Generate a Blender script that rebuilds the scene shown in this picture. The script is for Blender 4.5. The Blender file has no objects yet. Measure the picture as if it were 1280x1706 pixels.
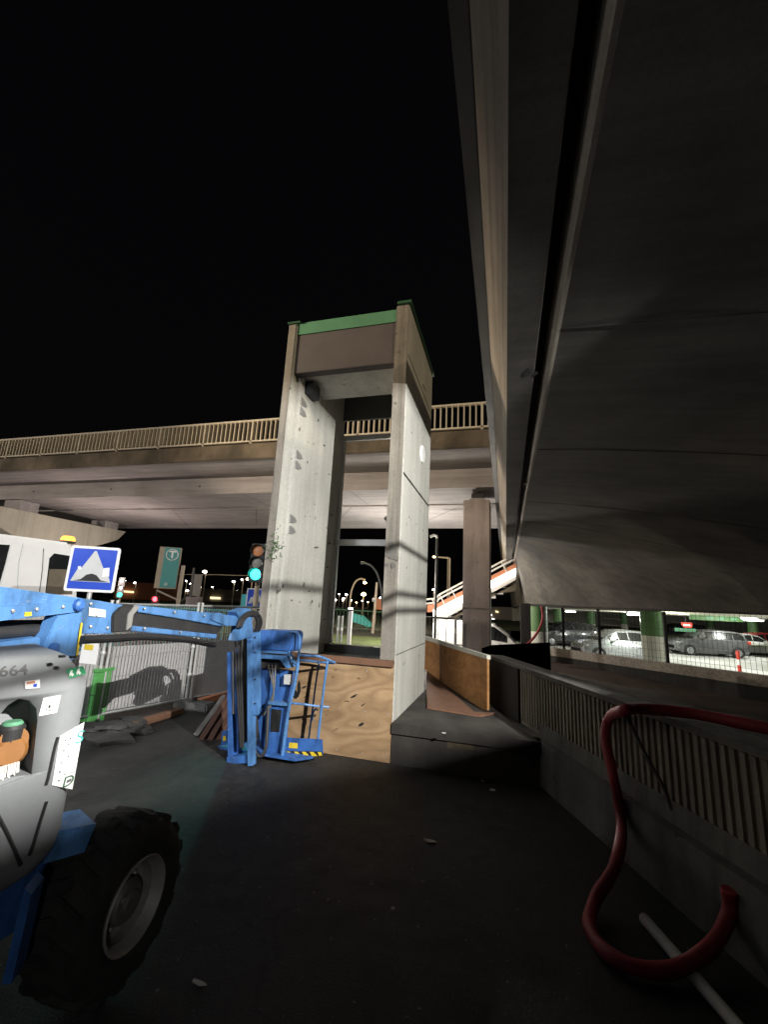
import bpy, bmesh, math, random
from mathutils import Vector, Matrix
random.seed(7)
R = math.radians
scene = bpy.context.scene
C = scene.collection

# ------------------------------------------------------------------ camera
F_, W_, H_ = 715.0, 1280, 1706
ROLL = math.atan(.049)
TH = math.atan((1005 - 853) * math.cos(ROLL) / F_)
EYE = Vector((0, 0, 1.65))
def ray0(u, v):
    x, y = (u - 640) / F_, (853 - v) / F_
    c, s = math.cos(ROLL), math.sin(ROLL)
    x2, y2 = c * x - s * y, s * x + c * y
    return Vector((x2, math.cos(TH) - math.sin(TH) * y2, math.sin(TH) + math.cos(TH) * y2))
_d = ray0(843, 1015)
YAW = math.atan2(_d.x, _d.y)
RZ = Matrix.Rotation(YAW, 3, 'Z')
def ray(u, v): return RZ @ ray0(u, v)
def gz(u, v, z=0.0): r = ray(u, v); return EYE + r * ((z - EYE.z) / r.z)
def gx(u, v, x): r = ray(u, v); return EYE + r * (x / r.x)
def gy(u, v, y): r = ray(u, v); return EYE + r * (y / r.y)
def gd(u, v, d): return EYE + ray(u, v) * (d / ray0(u, v).y)
def gp(u, v, p0, n): r = ray(u, v); return EYE + r * ((p0 - EYE).dot(n) / r.dot(n))

cd = bpy.data.cameras.new('camera'); cam = bpy.data.objects.new('camera', cd); C.objects.link(cam)
c, s = math.cos(ROLL), math.sin(ROLL)
right = RZ @ Vector((c, -math.sin(TH) * s, math.cos(TH) * s))
up = RZ @ Vector((-s, -math.sin(TH) * c, math.cos(TH) * c))
fwd = RZ @ Vector((0, math.cos(TH), math.sin(TH)))
M = Matrix((right, up, -fwd)).transposed().to_4x4(); M.translation = EYE
cam.matrix_world = M
cd.sensor_fit = 'VERTICAL'; cd.sensor_height = 36; cd.lens = F_ / H_ * 36
cd.clip_start = .05; cd.clip_end = 3000
scene.camera = cam

# ------------------------------------------------------------------ materials
MATS = {}
def nodes(name):
    m = bpy.data.materials.new(name); m.use_nodes = True
    nt = m.node_tree; b = nt.nodes['Principled BSDF']
    return m, nt, b
def tc(nt, scale=(1, 1, 1), kind='Object'):
    t = nt.nodes.new('ShaderNodeTexCoord'); mp = nt.nodes.new('ShaderNodeMapping')
    nt.links.new(t.outputs[kind], mp.inputs[0]); mp.inputs['Scale'].default_value = scale
    return mp.outputs[0]
def noise(nt, vec, scale, detail=6, rough=.6):
    n = nt.nodes.new('ShaderNodeTexNoise'); n.inputs['Scale'].default_value = scale
    n.inputs['Detail'].default_value = detail; n.inputs['Roughness'].default_value = rough
    nt.links.new(vec, n.inputs['Vector']); return n.outputs['Fac']
def ramp(nt, fac, stops):
    r = nt.nodes.new('ShaderNodeValToRGB'); el = r.color_ramp.elements
    while len(el) < len(stops): el.new(.5)
    for e, (p, col) in zip(el, stops):
        e.position = p; e.color = (*col, 1) if len(col) == 3 else col
    nt.links.new(fac, r.inputs[0]); return r.outputs[0]
def mix(nt, a, b, fac, mode='MULTIPLY'):
    n = nt.nodes.new('ShaderNodeMix'); n.data_type = 'RGBA'; n.blend_type = mode
    if isinstance(fac, (int, float)): n.inputs[0].default_value = fac
    else: nt.links.new(fac, n.inputs[0])
    for k, v in ((6, a), (7, b)):
        if isinstance(v, tuple): n.inputs[k].default_value = (*v, 1)
        else: nt.links.new(v, n.inputs[k])
    return n.outputs[2]
def bump(nt, b, h, strength=.3, dist=.01):
    n = nt.nodes.new('ShaderNodeBump'); n.inputs['Strength'].default_value = strength
    n.inputs['Distance'].default_value = dist
    nt.links.new(h, n.inputs['Height']); nt.links.new(n.outputs[0], b.inputs['Normal'])
def sc(col, k): return tuple(min(1, x * k) for x in col)

def concrete(name, col, dirt=.5, streak=.5, blot=.7, streak_scale=(9, 9, .35), bm=.25, speck=True):
    m, nt, b = nodes(name)
    v = tc(nt); vs = tc(nt, streak_scale)
    a = ramp(nt, noise(nt, v, blot), [(.3, sc(col, 1 - dirt * .6)), (.62, sc(col, 1.1))])
    st = ramp(nt, noise(nt, vs, 1.0, 5), [(.33, (1 - streak,) * 3), (.58, (1, 1, 1))])
    o = mix(nt, a, st, .8)
    fine = noise(nt, v, 38, 8, .7)
    o = mix(nt, o, ramp(nt, fine, [(.3, (.72,) * 3), (.65, (1.08,) * 3)]), .7)
    if speck:
        sp = ramp(nt, noise(nt, v, 11, 2, .4), [(.255, (.35, .33, .3)), (.285, (1, 1, 1))])
        o = mix(nt, o, sp, .7)
    nt.links.new(o, b.inputs['Base Color'])
    b.inputs['Roughness'].default_value = .88
    bump(nt, b, fine, bm, .01)
    MATS[name] = m; return m
def paint(name, col, rough=.45, metal=0.0, wear=.35, scale=5, wear_col=None, coat=0):
    m, nt, b = nodes(name)
    v = tc(nt)
    n1 = noise(nt, v, scale, 8, .65)
    wc = wear_col or sc(col, .5)
    o = ramp(nt, n1, [(.28, tuple(col[i] * (1 - wear) + wc[i] * wear for i in range(3))), (.6, col)])
    n2 = noise(nt, v, scale * 14, 4, .7)
    o = mix(nt, o, ramp(nt, n2, [(.25, (.75,) * 3), (.55, (1, 1, 1))]), wear)
    nt.links.new(o, b.inputs['Base Color'])
    b.inputs['Metallic'].default_value = metal
    rr = nt.nodes.new('ShaderNodeMapRange'); rr.inputs[3].default_value = max(.05, rough - .12); rr.inputs[4].default_value = min(1, rough + .2)
    nt.links.new(n1, rr.inputs[0]); nt.links.new(rr.outputs[0], b.inputs['Roughness'])
    b.inputs['Coat Weight'].default_value = coat
    bump(nt, b, n2, .06, .004)
    MATS[name] = m; return m
def machine_paint(name, col, rough=.42):
    m = paint(name, col, rough, 0, .35, 4, sc(col, .35)); nt = m.node_tree; b = nt.nodes['Principled BSDF']
    src = b.inputs['Base Color'].links[0].from_socket
    v = tc(nt)
    scr = noise(nt, tc(nt, (7, 7, 60)), 2.2, 3, .5); scr2 = noise(nt, v, 3.1, 3)
    k1 = ramp(nt, scr, [(.66, (0, 0, 0)), (.69, (1, 1, 1))]); k2 = ramp(nt, scr2, [(.48, (0, 0, 0)), (.6, (.8, .8, .8))])
    k = mix(nt, k1, k2, 1.0); o = mix(nt, src, (.32, .34, .36), k, 'MIX')
    ch = ramp(nt, noise(nt, v, 26, 4, .6), [(.70, (0, 0, 0)), (.72, (.9, .9, .9))]); o = mix(nt, o, (.06, .045, .035), ch, 'MIX')
    gr = ramp(nt, noise(nt, tc(nt, (3, 3, 1.1)), 2.4, 6, .7), [(.36, (.38, .36, .33)), (.55, (1, 1, 1))]); o = mix(nt, o, gr, .75)
    nt.links.new(o, b.inputs['Base Color']); return m
def emit(name, col, strength):
    m, nt, b = nodes(name)
    b.inputs['Base Color'].default_value = (*sc(col, .6), 1)
    b.inputs['Emission Color'].default_value = (*col, 1); b.inputs['Emission Strength'].default_value = strength
    MATS[name] = m; return m

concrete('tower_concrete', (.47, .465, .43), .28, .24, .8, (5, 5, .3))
concrete('dimmed_pillar_concrete', (.25, .23, .20), .5, .55, 1.2, (12, 12, .5))  # weathered brown, darkened further to offset the key lamp's frontal light
concrete('bridge_concrete', (.33, .31, .31), .38, .3, .35, (.5, 6, 6), .2, False)
concrete('cornice_concrete', (.17, .14, .10), 1.1, .6, .5, (1.2, 1.2, .5), .3, False)
concrete('pier_concrete', (.33, .29, .27), .35, .3, .8, (5, 5, .4), .3)
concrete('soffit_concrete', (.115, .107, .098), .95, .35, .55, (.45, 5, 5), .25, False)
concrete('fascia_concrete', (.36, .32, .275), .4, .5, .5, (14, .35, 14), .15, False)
concrete('ledge_concrete', (.17, .166, .155), .8, .5, 1.3, (6, 6, .8), .4)
concrete('ribbed_concrete', (.29, .255, .215), .5, .5, 1.0, (10, 10, .7), .3, False)
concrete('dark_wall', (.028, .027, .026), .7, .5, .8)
concrete('old_patch', (.085, .068, .04), .8, .5, 5)
concrete('landing_concrete', (.05, .045, .04), .8, .5, 1.6, (4, 4, .8), .4)
concrete('dust_sheet', (.46, .45, .46), .3, .25, 1.2, (5, 5, .6), .2, False)
concrete('slab_dark', (.06, .058, .055), .7, .4, 5)
concrete('slab_grey', (.12, .12, .12), .6, .3, 4)
concrete('garage_concrete', (.45, .43, .36), .3, .2, .4, (5, 5, .4), .1, False)
concrete('garage_floor', (.50, .50, .48), .4, .2, .3, (1, 1, 1), .1, False)
concrete('kerb_stone', (.3, .29, .27), .5, .3, 1)
concrete('grimy_concrete', (.16, .155, .145), .7, .5, 2)

def asphalt():
    m, nt, b = nodes('asphalt'); v = tc(nt)
    big = ramp(nt, noise(nt, v, .55, 8, .7), [(.32, (.008, .008, .008)), (.5, (.02, .0195, .019)), (.68, (.042, .040, .038))])
    f = noise(nt, v, 95, 3, .7); mid = noise(nt, v, 6, 7, .75)
    o = mix(nt, big, ramp(nt, f, [(.3, (.35,) * 3), (.55, (1.0,) * 3), (.72, (2.6,) * 3)]), .9)
    o = mix(nt, o, ramp(nt, mid, [(.3, (.45,) * 3), (.7, (1.35,) * 3)]), .8)
    vo = nt.nodes.new('ShaderNodeTexVoronoi'); vo.feature = 'DISTANCE_TO_EDGE'; vo.inputs['Scale'].default_value = .42
    wv = nt.nodes.new('ShaderNodeVectorMath'); wv.operation = 'ADD'; nz = nt.nodes.new('ShaderNodeTexNoise'); nz.inputs['Scale'].default_value = 1.3; nz.inputs['Detail'].default_value = 6
    nt.links.new(v, nz.inputs['Vector']); nt.links.new(v, wv.inputs[0]); nt.links.new(nz.outputs['Color'], wv.inputs[1]); nt.links.new(wv.outputs[0], vo.inputs['Vector'])
    o = mix(nt, o, ramp(nt, vo.outputs['Distance'], [(.0, (.3,) * 3), (.012, (1, 1, 1))]), .7)
    chips = ramp(nt, noise(nt, v, 31, 2, .5), [(.70, (0, 0, 0)), (.73, (.10, .095, .09))])
    o = mix(nt, o, chips, 1.0, 'ADD')
    nt.links.new(o, b.inputs['Base Color'])
    rr = nt.nodes.new('ShaderNodeMapRange'); rr.inputs[3].default_value = .42; rr.inputs[4].default_value = .95
    nt.links.new(mid, rr.inputs[0]); nt.links.new(rr.outputs[0], b.inputs['Roughness'])
    ad = nt.nodes.new('ShaderNodeMath'); ad.operation = 'MULTIPLY_ADD'; ad.inputs[1].default_value = .5
    nt.links.new(f, ad.inputs[0]); nt.links.new(mid, ad.inputs[2])
    bump(nt, b, ad.outputs[0], .7, .02); MATS['asphalt'] = m
asphalt()
def dirt():
    m, nt, b = nodes('dirt'); v = tc(nt)
    n = noise(nt, v, 2.5, 9, .75)
    o = ramp(nt, n, [(.3, (.012, .009, .008)), (.52, (.042, .022, .017)), (.7, (.075, .045, .034))])
    nt.links.new(o, b.inputs['Base Color']); b.inputs['Roughness'].default_value = .95
    bump(nt, b, n, .9, .08); MATS['dirt'] = m
dirt()
def lawn():
    m, nt, b = nodes('lawn'); v = tc(nt)
    n = noise(nt, v, 1.1, 8, .7)
    o = ramp(nt, n, [(.3, (.05, .05, .02)), (.55, (.07, .1, .025)), (.7, (.1, .13, .035))])
    nt.links.new(o, b.inputs['Base Color']); b.inputs['Roughness'].default_value = .95
    bump(nt, b, noise(nt, v, 30), .9, .05); MATS['lawn'] = m
lawn()
def plywood(name, a, bcol):
    m, nt, b = nodes(name)
    n0 = noise(nt, tc(nt, (.55, .55, 1.25)), 1.5, 2, .45)   # cathedral grain: contour bands of a slow noise field
    mm = nt.nodes.new('ShaderNodeMath'); mm.operation = 'MULTIPLY'; mm.inputs[1].default_value = 14; nt.links.new(n0, mm.inputs[0])
    fr_ = nt.nodes.new('ShaderNodeMath'); fr_.operation = 'PINGPONG'; fr_.inputs[1].default_value = .5; nt.links.new(mm.outputs[0], fr_.inputs[0])
    o = ramp(nt, fr_.outputs[0], [(.0, sc(a, .86)), (.14, a), (.5, bcol)])
    n = noise(nt, tc(nt, (.8, .8, 2.0)), 1.9, 4, .6)
    o = mix(nt, o, ramp(nt, n, [(.3, (.66, .62, .56)), (.65, (1.05,) * 3)]), .9)
    kn = noise(nt, tc(nt, (1, 1, 3)), 5.5, 2, .4)
    o = mix(nt, o, ramp(nt, kn, [(.26, (.22, .16, .1)), (.29, (1, 1, 1))]), .8)
    fib = noise(nt, tc(nt, (4, 4, 90)), 3, 3)
    o = mix(nt, o, ramp(nt, fib, [(.3, (.84,) * 3), (.6, (1.03,) * 3)]), .8)
    nt.links.new(o, b.inputs['Base Color']); b.inputs['Roughness'].default_value = .75
    bump(nt, b, fib, .12, .004); MATS[name] = m
plywood('plywood', (.325, .21, .115), (.39, .265, .15))
plywood('orange_plywood', (.46, .22, .075), (.52, .27, .10))
paint('old_timber', (.17, .085, .05), .8, 0, .6, 6)
machine_paint('lift_blue', (.085, .225, .50))
machine_paint('lift_blue_dark', (.04, .135, .42), .45)
paint('cover_grey', (.185, .195, .205), .55, 0, .25, 3, (.13, .134, .137))
paint('rubber', (.016, .016, .016), .85, 0, .5, 9, (.05, .045, .04))
paint('black_plastic', (.018, .018, .02), .5, 0, .3, 9, (.06, .055, .05))
paint('rim_metal', (.30, .30, .29), .55, .3, .5, 9, (.12, .11, .1))
paint('hub_metal', (.17, .165, .15), .6, .3, .5, 12)
paint('hose_red', (.33, .022, .035), .55, 0, .55, 9, (.10, .02, .025))
paint('steel', (.42, .42, .42), .45, .6, .4, 6)
paint('galvanised', (.48, .49, .49), .45, .4, .35, 8)
paint('dark_steel', (.035, .037, .04), .6, .2, .4, 6)
paint('fin_paint', (.55, .50, .40), .6, 0, .3, 5)
paint('green_flash', (.10, .27, .16), .5, 0, .25, 4)
paint('dark_green', (.03, .10, .05), .5, 0, .3, 4)
paint('panel_grey', (.095, .084, .088), .7, 0, .35, 3)
paint('rear_panel', (.085, .085, .08), .7, 0, .3, 3)
paint('white_paint', (.78, .78, .77), .35, 0, .12, 3)
paint('pole_white', (.55, .53, .47), .6, 0, .4, 9)
paint('sign_white', (.8, .8, .8), .35, 0, .12, 8)
paint('sign_blue', (.02, .07, .52), .35, 0, .12, 8)
paint('sign_grey', (.55, .56, .56), .4, 0, .2, 8)
paint('sign_black', (.015, .015, .015), .5, 0, .1, 8)
paint('teal', (.05, .30, .29), .45, 0, .2, 4)
paint('teal_light', (.08, .48, .50), .5, 0, .2, 4)
paint('beige_metal', (.40, .33, .25), .55, 0, .3, 6)
paint('rust', (.075, .034, .022), .85, 0, .7, 10, (.05, .025, .02))
paint('green_box', (.10, .36, .10), .5, 0, .25, 6)
paint('column_green', (.075, .17, .055), .5, 0, .2, 3)
paint('column_white', (.62, .62, .55), .5, 0, .25, 3)
paint('bollard_red', (.6, .05, .03), .45, 0, .2, 6)
paint('yellow_label', (.68, .50, .03), .5, 0, .2, 9)
paint('green_sticker', (.03, .28, .12), .45, 0, .1, 12)
paint('amber_cap', (.24, .105, .03), .5, 0, .3, 8)
paint('car_silver', (.34, .355, .37), .25, .5, .08, 2, None, .6)
paint('car_grey', (.16, .165, .17), .25, .5, .08, 2, None, .6)
paint('car_white', (.72, .72, .70), .25, 0, .08, 2, None, .6)
paint('car_dark', (.03, .032, .036), .22, .3, .08, 2, None, .6)
paint('car_red', (.45, .03, .03), .25, .1, .08, 2, None, .6)
paint('car_glass', (.010, .011, .012), .2, 0, .05, 2, None, 0)
paint('brick_panel', (.55, .22, .12), .7, 0, .2, 4)
paint('stair_white', (.72, .70, .68), .5, 0, .15, 4)
paint('black_paint', (.012, .012, .012), .6, 0, .2, 4)
m_, nt_, b_ = nodes('matt_black'); b_.inputs['Base Color'].default_value = (.002, .002, .002, 1); b_.inputs['Roughness'].default_value = 1; b_.inputs['Specular IOR Level'].default_value = 0; MATS['matt_black'] = m_
paint('leaf', (.05, .10, .03), .8, 0, .4, 20)
paint('night_leaf', (.03, .04, .02), .9, 0, .5, 1)
paint('far_wall', (.25, .22, .18), .9, 0, .3, .4)
paint('litter_white', (.6, .58, .55), .7, 0, .2, 20)
emit('lamp_white', (1, .93, .80), 26)
emit('lamp_warm', (1, .72, .38), 22)
emit('lamp_cool', (.95, .97, 1), 12)
emit('strip_white', (1, .96, .88), 16)
emit('garage_lamp', (.93, .97, 1), 14)
emit('red_light', (1, .03, .04), 16)
emit('green_light', (.03, .95, .75), 6)
emit('amber_beacon', (1, .40, .05), 3.2)
emit('dim_amber_lens', (.9, .35, .15), .12)
emit('lit_window', (1, .8, .45), 1.6)
emit('yellow_window', (1, .75, .08), 3.5)
emit('lens_dull', (.5, .48, .42), .04)
emit('car_lamp', (1, .95, .85), 5)

# ------------------------------------------------------------------ mesh helpers
class MB:
    def __init__(s): s.v, s.f = [], []
    def add(s, vs, fs):
        o = len(s.v); s.v += [Vector(p) for p in vs]; s.f += [tuple(i + o for i in f) for f in fs]; return s
    def box(s, x0, x1, y0, y1, z0, z1):
        return s.add([(x, y, z) for z in (z0, z1) for y in (y0, y1) for x in (x0, x1)],
                     [(0, 2, 3, 1), (4, 5, 7, 6), (0, 1, 5, 4), (2, 6, 7, 3), (0, 4, 6, 2), (1, 3, 7, 5)])
    def bar(s, a, b, w, h, upv=(0, 0, 1)):
        a, b = Vector(a), Vector(b); d = (b - a).normalized(); u = Vector(upv)
        if abs(d.dot(u)) > .98: u = Vector((0, 1, 0))
        l = d.cross(u).normalized(); u = l.cross(d).normalized()
        P = [p + l * (sx * w / 2) + u * (sz * h / 2) for p in (a, b) for sz in (-1, 1) for sx in (-1, 1)]
        return s.add(P, [(0, 2, 3, 1), (4, 5, 7, 6), (0, 1, 5, 4), (2, 6, 7, 3), (0, 4, 6, 2), (1, 3, 7, 5)])
    def prism(s, pts, off):
        n = len(pts); off = Vector(off); P = [Vector(p) for p in pts]
        s.add(P + [p + off for p in P], [tuple(range(n - 1, -1, -1)), tuple(range(n, 2 * n))] +
              [(i, (i + 1) % n, n + (i + 1) % n, n + i) for i in range(n)]); return s
    def tube(s, pts, r, seg=8, closed=False):
        P = [Vector(p) for p in pts]; n = len(P); rings = []
        prev = None
        for i, p in enumerate(P):
            if closed: t = (P[(i + 1) % n] - P[i - 1])
            else: t = P[min(i + 1, n - 1)] - P[max(i - 1, 0)]
            t.normalize()
            if prev is None:
                u = Vector((0, 0, 1)) if abs(t.z) < .9 else Vector((1, 0, 0))
            else: u = prev
            l = t.cross(u).normalized(); u = l.cross(t).normalized(); prev = u
            rr = r[i] if isinstance(r, (list, tuple)) else r
            rings.append([p + (l * math.cos(2 * math.pi * k / seg) + u * math.sin(2 * math.pi * k / seg)) * rr for k in range(seg)])
        vs = [q for g in rings for q in g]; fs = []
        for i in range(n if closed else n - 1):
            j = (i + 1) % n
            for k in range(seg):
                k2 = (k + 1) % seg; fs.append((i * seg + k, i * seg + k2, j * seg + k2, j * seg + k))
        if not closed: fs += [tuple(range(seg - 1, -1, -1)), tuple((n - 1) * seg + k for k in range(seg))]
        return s.add(vs, fs)
    def cyl(s, a, b, r, seg=16, r2=None): return s.tube([a, b], [r, r if r2 is None else r2], seg)
    def lathe(s, prof, org, axis, seg=28, caps=True):
        ax = Vector(axis).normalized(); u = Vector((0, 0, 1)) if abs(ax.z) < .9 else Vector((1, 0, 0))
        l = ax.cross(u).normalized(); u = l.cross(ax); O = Vector(org); n = len(prof)
        vs = [O + ax * h + (l * math.cos(2 * math.pi * k / seg) + u * math.sin(2 * math.pi * k / seg)) * r for (r, h) in prof for k in range(seg)]
        fs = [(i * seg + k, i * seg + (k + 1) % seg, (i + 1) * seg + (k + 1) % seg, (i + 1) * seg + k) for i in range(n - 1) for k in range(seg)]
        if caps: fs += [tuple(range(seg - 1, -1, -1)), tuple((n - 1) * seg + k for k in range(seg))]
        return s.add(vs, fs)
    def build(s, name, m, parent=None, smooth=False, bevel=0, org=None, flat_angle=35):
        off = Vector((0, 0, 0))
        if parent is not None:
            q = parent
            while q: off += q.location; q = q.parent
        elif org is not None: off = Vector(org)
        me = bpy.data.meshes.new(name)
        me.from_pydata([p - off for p in s.v], [], s.f)
        me.materials.append(MATS[m])
        b = bmesh.new(); b.from_mesh(me); bmesh.ops.recalc_face_normals(b, faces=b.faces)
        if bevel: bmesh.ops.bevel(b, geom=b.edges[:], offset=bevel, segments=2, affect='EDGES', clamp_overlap=True)
        if smooth:
            for f in b.faces: f.smooth = True
            for e in b.edges:
                if len(e.link_faces) == 2 and e.calc_face_angle(0) > R(flat_angle): e.smooth = False
        b.to_mesh(me); b.free()
        o = bpy.data.objects.new(name, me); C.objects.link(o)
        if parent is not None: o.parent = parent
        elif org is not None: o.location = off
        return o
def thing(name, label, cat, loc=(0, 0, 0), group=None):
    o = bpy.data.objects.new(name, None); C.objects.link(o); o.location = loc
    return tag(o, label, cat, group)
def tag(o, label, cat, group=None):
    o['label'] = label; o['category'] = cat
    if group: o['group'] = group
    return o
def kind(o, k): o['kind'] = k; return o
def copy_tree(o, parent=None):
    n = o.copy(); C.objects.link(n); n.parent = parent
    for ch in [x for x in list(bpy.data.objects) if x.parent == o]: copy_tree(ch, n)
    return n
def smooth_path(pts, n=6):
    P = [Vector(p) for p in pts]; P = [P[0] * 2 - P[1]] + P + [P[-1] * 2 - P[-2]]; out = []
    for i in range(1, len(P) - 2):
        for k in range(n):
            t = k / n; a, b, c_, d = P[i - 1:i + 3]
            out.append(.5 * ((2 * b) + (c_ - a) * t + (2 * a - 5 * b + 4 * c_ - d) * t * t + (3 * b - a - 3 * c_ + d) * t ** 3))
    return out + [P[-2]]
def text_obj(name, body, size, m, origin, xdir, ydir, parent=None, shear=0, bold=0):
    cu = bpy.data.curves.new('t', 'FONT'); cu.body = body; cu.size = size; cu.extrude = .0008; cu.align_x = 'CENTER'; cu.align_y = 'CENTER'; cu.shear = shear; cu.offset = bold
    tmp = bpy.data.objects.new('t', cu); C.objects.link(tmp)
    me = bpy.data.meshes.new_from_object(tmp.evaluated_get(bpy.context.evaluated_depsgraph_get()))
    bpy.data.objects.remove(tmp); bpy.data.curves.remove(cu)
    x, y = Vector(xdir).normalized(), Vector(ydir); y = (y - x * y.dot(x)).normalized(); z = x.cross(y)
    mat = Matrix((x, y, z)).transposed().to_4x4(); mat.translation = Vector(origin)
    off = Vector((0, 0, 0)); q = parent
    while q: off += q.location; q = q.parent
    me.transform(Matrix.Translation(-off) @ mat)
    me.name = name; me.materials.clear(); me.materials.append(MATS[m])
    o = bpy.data.objects.new(name, me); C.objects.link(o)
    if parent: o.parent = parent
    return o

# ------------------------------------------------------------------ ground
WD = -.411                                               # the retaining wall's line: dX/dY
def ledge_x(y): return .285 + WD * (y - 4.895)
BY = [-14, -6, 0, 3, 5.2]
pts = [(-500, -60, 0), (ledge_x(-60) + .2, -60, 0)] + [(ledge_x(y) + .2, y, 0) for y in BY] + \
      [(.25, 5.9, 0), (.1, 13.2, 0), (.0, 16.6, 0), (-4.4, 16.7, 0), (-4.4, 23.2, 0), (.2, 23.4, 0), (.9, 75, 0), (500, 75, 0), (500, 900, 0), (-500, 900, 0)]
g = MB(); g.add(pts, [tuple(range(len(pts)))])
kind(g.build('ground', 'asphalt'), 'structure')
g = MB(); g.add([(-6, -60, -.75), (120, -60, -.75), (120, 74.9, -.75), (-6, 74.9, -.75)], [(0, 1, 2, 3)])
kind(g.build('garage_floor', 'garage_floor'), 'structure')
def strip(name, m, quad, z):
    b = MB(); b.add([(x, y, z) for x, y in quad], [tuple(range(len(quad)))]); return kind(b.build(name, m), 'structure')
strip('lawn', 'lawn', [(-14, 16.2), (-4.45, 15.95), (-4.45, 21.0), (-16, 21.6)], .006)
strip('path', 'kerb_stone', [(-5.9, 14.6), (-.3, 14.2), (-.3, 15.75), (-5.7, 16.0)], .005)
strip('road', 'grimy_concrete', [(-60, 27), (-1, 26), (-1, 36), (-60, 37)], .004)
strip('verge', 'lawn', [(-90, 38), (40, 36.5), (40, 70), (-90, 70)], .006)

# ------------------------------------------------------------------ lift shaft (concrete tower)
T = thing('elevator_shaft', 'tall open concrete elevator shaft with a green roof edge, boarded up at its foot', 'elevator shaft', (-2.06, 5.8, 0))
TX0, TX1, TXa, TXb, TY0, TY1, TZ = -2.945, -1.19, -2.765, -1.37, 4.88, 6.76, 5.5
lw = MB().prism([(TX0, TY0, 0), (TXa - .07, TY0, 0), (TXa - .07, TY0 + .14, 0), (TXa, TY0 + .14, 0), (TXa, TY1, 0), (TX0, TY1, 0)], (0, 0, TZ)).build('side_wall', 'tower_concrete', T, bevel=.006)
rw = MB().prism([(TXb, TY0 + .002, 0), (TX1, TY0 + .002, 0), (TX1, TY1, 0), (TXb, TY1, 0)], (0, 0, TZ + .06)).build('side_wall', 'tower_concrete', T, bevel=.006)
MB().box(TX0 - .012, TXa - .09, TY0 - .012, TY0 - .001, .0, TZ - .01).build('dimmed_pillar_face', 'dimmed_pillar_concrete', T)  # front sheet, darker than the wall in place of weaker light
MB().box(TXb + .004, TX1 - .01, TY0 - .012, TY0 - .001, .42, TZ + .05).build('dimmed_pillar_face', 'dimmed_pillar_concrete', T)
MB().box(TXa - .06, TXb - .003, TY0 + .03, TY0 + .17, 4.74, 5.335).build('lintel', 'panel_grey', T, bevel=.005)
MB().box(TXa - .06, TXb - .003, TY0 + .02, TY0 + .16, 5.34, 5.525).build('green_fascia', 'green_flash', T)
MB().box(TXa + .002, TXb - .002, TY0 + .175, 5.78, 4.76, 4.86).build('ceiling_slab', 'tower_concrete', T)
MB().box(TXa + .002, TXb - .002, TY0 + .175, TY1 - .1, 5.34, 5.50).build('roof_slab', 'dimmed_pillar_concrete', T)
MB().box(TXa + .002, TXb - .002, TY1 - .09, TY1 - .04, 4.80, 5.33).build('rear_panel', 'rear_panel', T)
MB().box(TX0 - .03, TXa - .02, TY0 - .03, TY1 + .03, TZ + .002, TZ + .03).build('roof_flashing', 'dark_green', T)
MB().box(TXb + .02, TX1 + .03, TY0 - .04, TY1 + .03, TZ + .062, TZ + .10).build('roof_flashing', 'dark_green', T)
MB().box(TXa + .001, TXb - .001, TY1 - .11, TY1 - .05, 4.41, 4.50).build('crossbar', 'steel', T)
MB().box(TXa + .001, TXb - .001, TY1 - .11, TY1 - .05, 2.56, 2.66).build('crossbar', 'steel', T)
MB().box(TXa + .001, TXb - .001, TY1 - .2, TY1 - .04, .80, .98).build('sill_beam', 'dark_steel', T)
MB().box(TXa + .001, TXb - .001, TY1 - .3, TY1 - .205, .0, .86).build('sill_wall', 'ledge_concrete', T)
MB().box(TXa + .03, TXa + .075, TY1 - .1, TY1 - .05, .99, 4.4).build('guide_rail', 'galvanised', T)
MB().box(TXb - .05, TXb - .012, TY1 - .12, TY1 - .08, .7, 2.3).build('green_tube', 'dark_green', T)
for zc in (4.32, 3.53, 2.62):                            # pairs of triangular bolted plates on the inner left face
    for dz in (.075, -.075):
        x = TXa + .001
        MB().prism([(x, 5.06, zc + dz - .055), (x, 5.06, zc + dz + .06), (x, 5.2, zc + dz + .035), (x, 5.25, zc + dz - .01), (x, 5.17, zc + dz - .045)], (.012, 0, 0)).build('bracket', 'steel', T)
for zc in (4.55, 4.40, 2.68):
    MB().prism([(TXb - .001, 5.02, zc - .04), (TXb - .001, 5.02, zc + .04), (TXb - .07, 5.02, zc + .015), (TXb - .07, 5.02, zc - .02)], (0, .1, 0)).build('bracket', 'steel', T)
MB().box(TXa + .001, TXa + .12, 5.15, 5.4, 4.55, 4.74).build('hoist_bracket', 'dark_steel', T)
p = gx(703, 757, TX1)
MB().lathe([(.135, 0), (.135, .02), (.12, .03)], p, (1, 0, 0), 28).build('round_plate', 'sign_white', T)
for y_ in (5.3, 6.3):
    for z_ in (.95, 2.1, 2.75, 3.9, 4.6):
        q = Vector((TX1 + .001, y_ + random.uniform(-.03, .03), z_)); MB().lathe([(.018, 0), (.014, .002)], q, (1, 0, 0), 10).build('tie_hole', 'grimy_concrete', T)
MB().bar((TX1 + .003, 4.9, 3.22), (TX1 + .003, 6.7, 3.22), .012, .022).build('joint', 'sign_black', T)
MB().bar((TX1 + .002, 4.9, 1.09), (TX1 + .002, 6.7, 1.09), .006, .012).build('joint', 'grimy_concrete', T)
MB().bar((TX1 + .002, 4.9, 4.83), (TX1 + .002, 6.75, 4.83), .006, .012).build('joint', 'grimy_concrete', T)
MB().box(TX1 + .001, TX1 + .012, 5.9, 6.12, 4.95, 5.3).build('hatch_plate', 'tower_concrete', T)
sc_ = MB()
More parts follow.
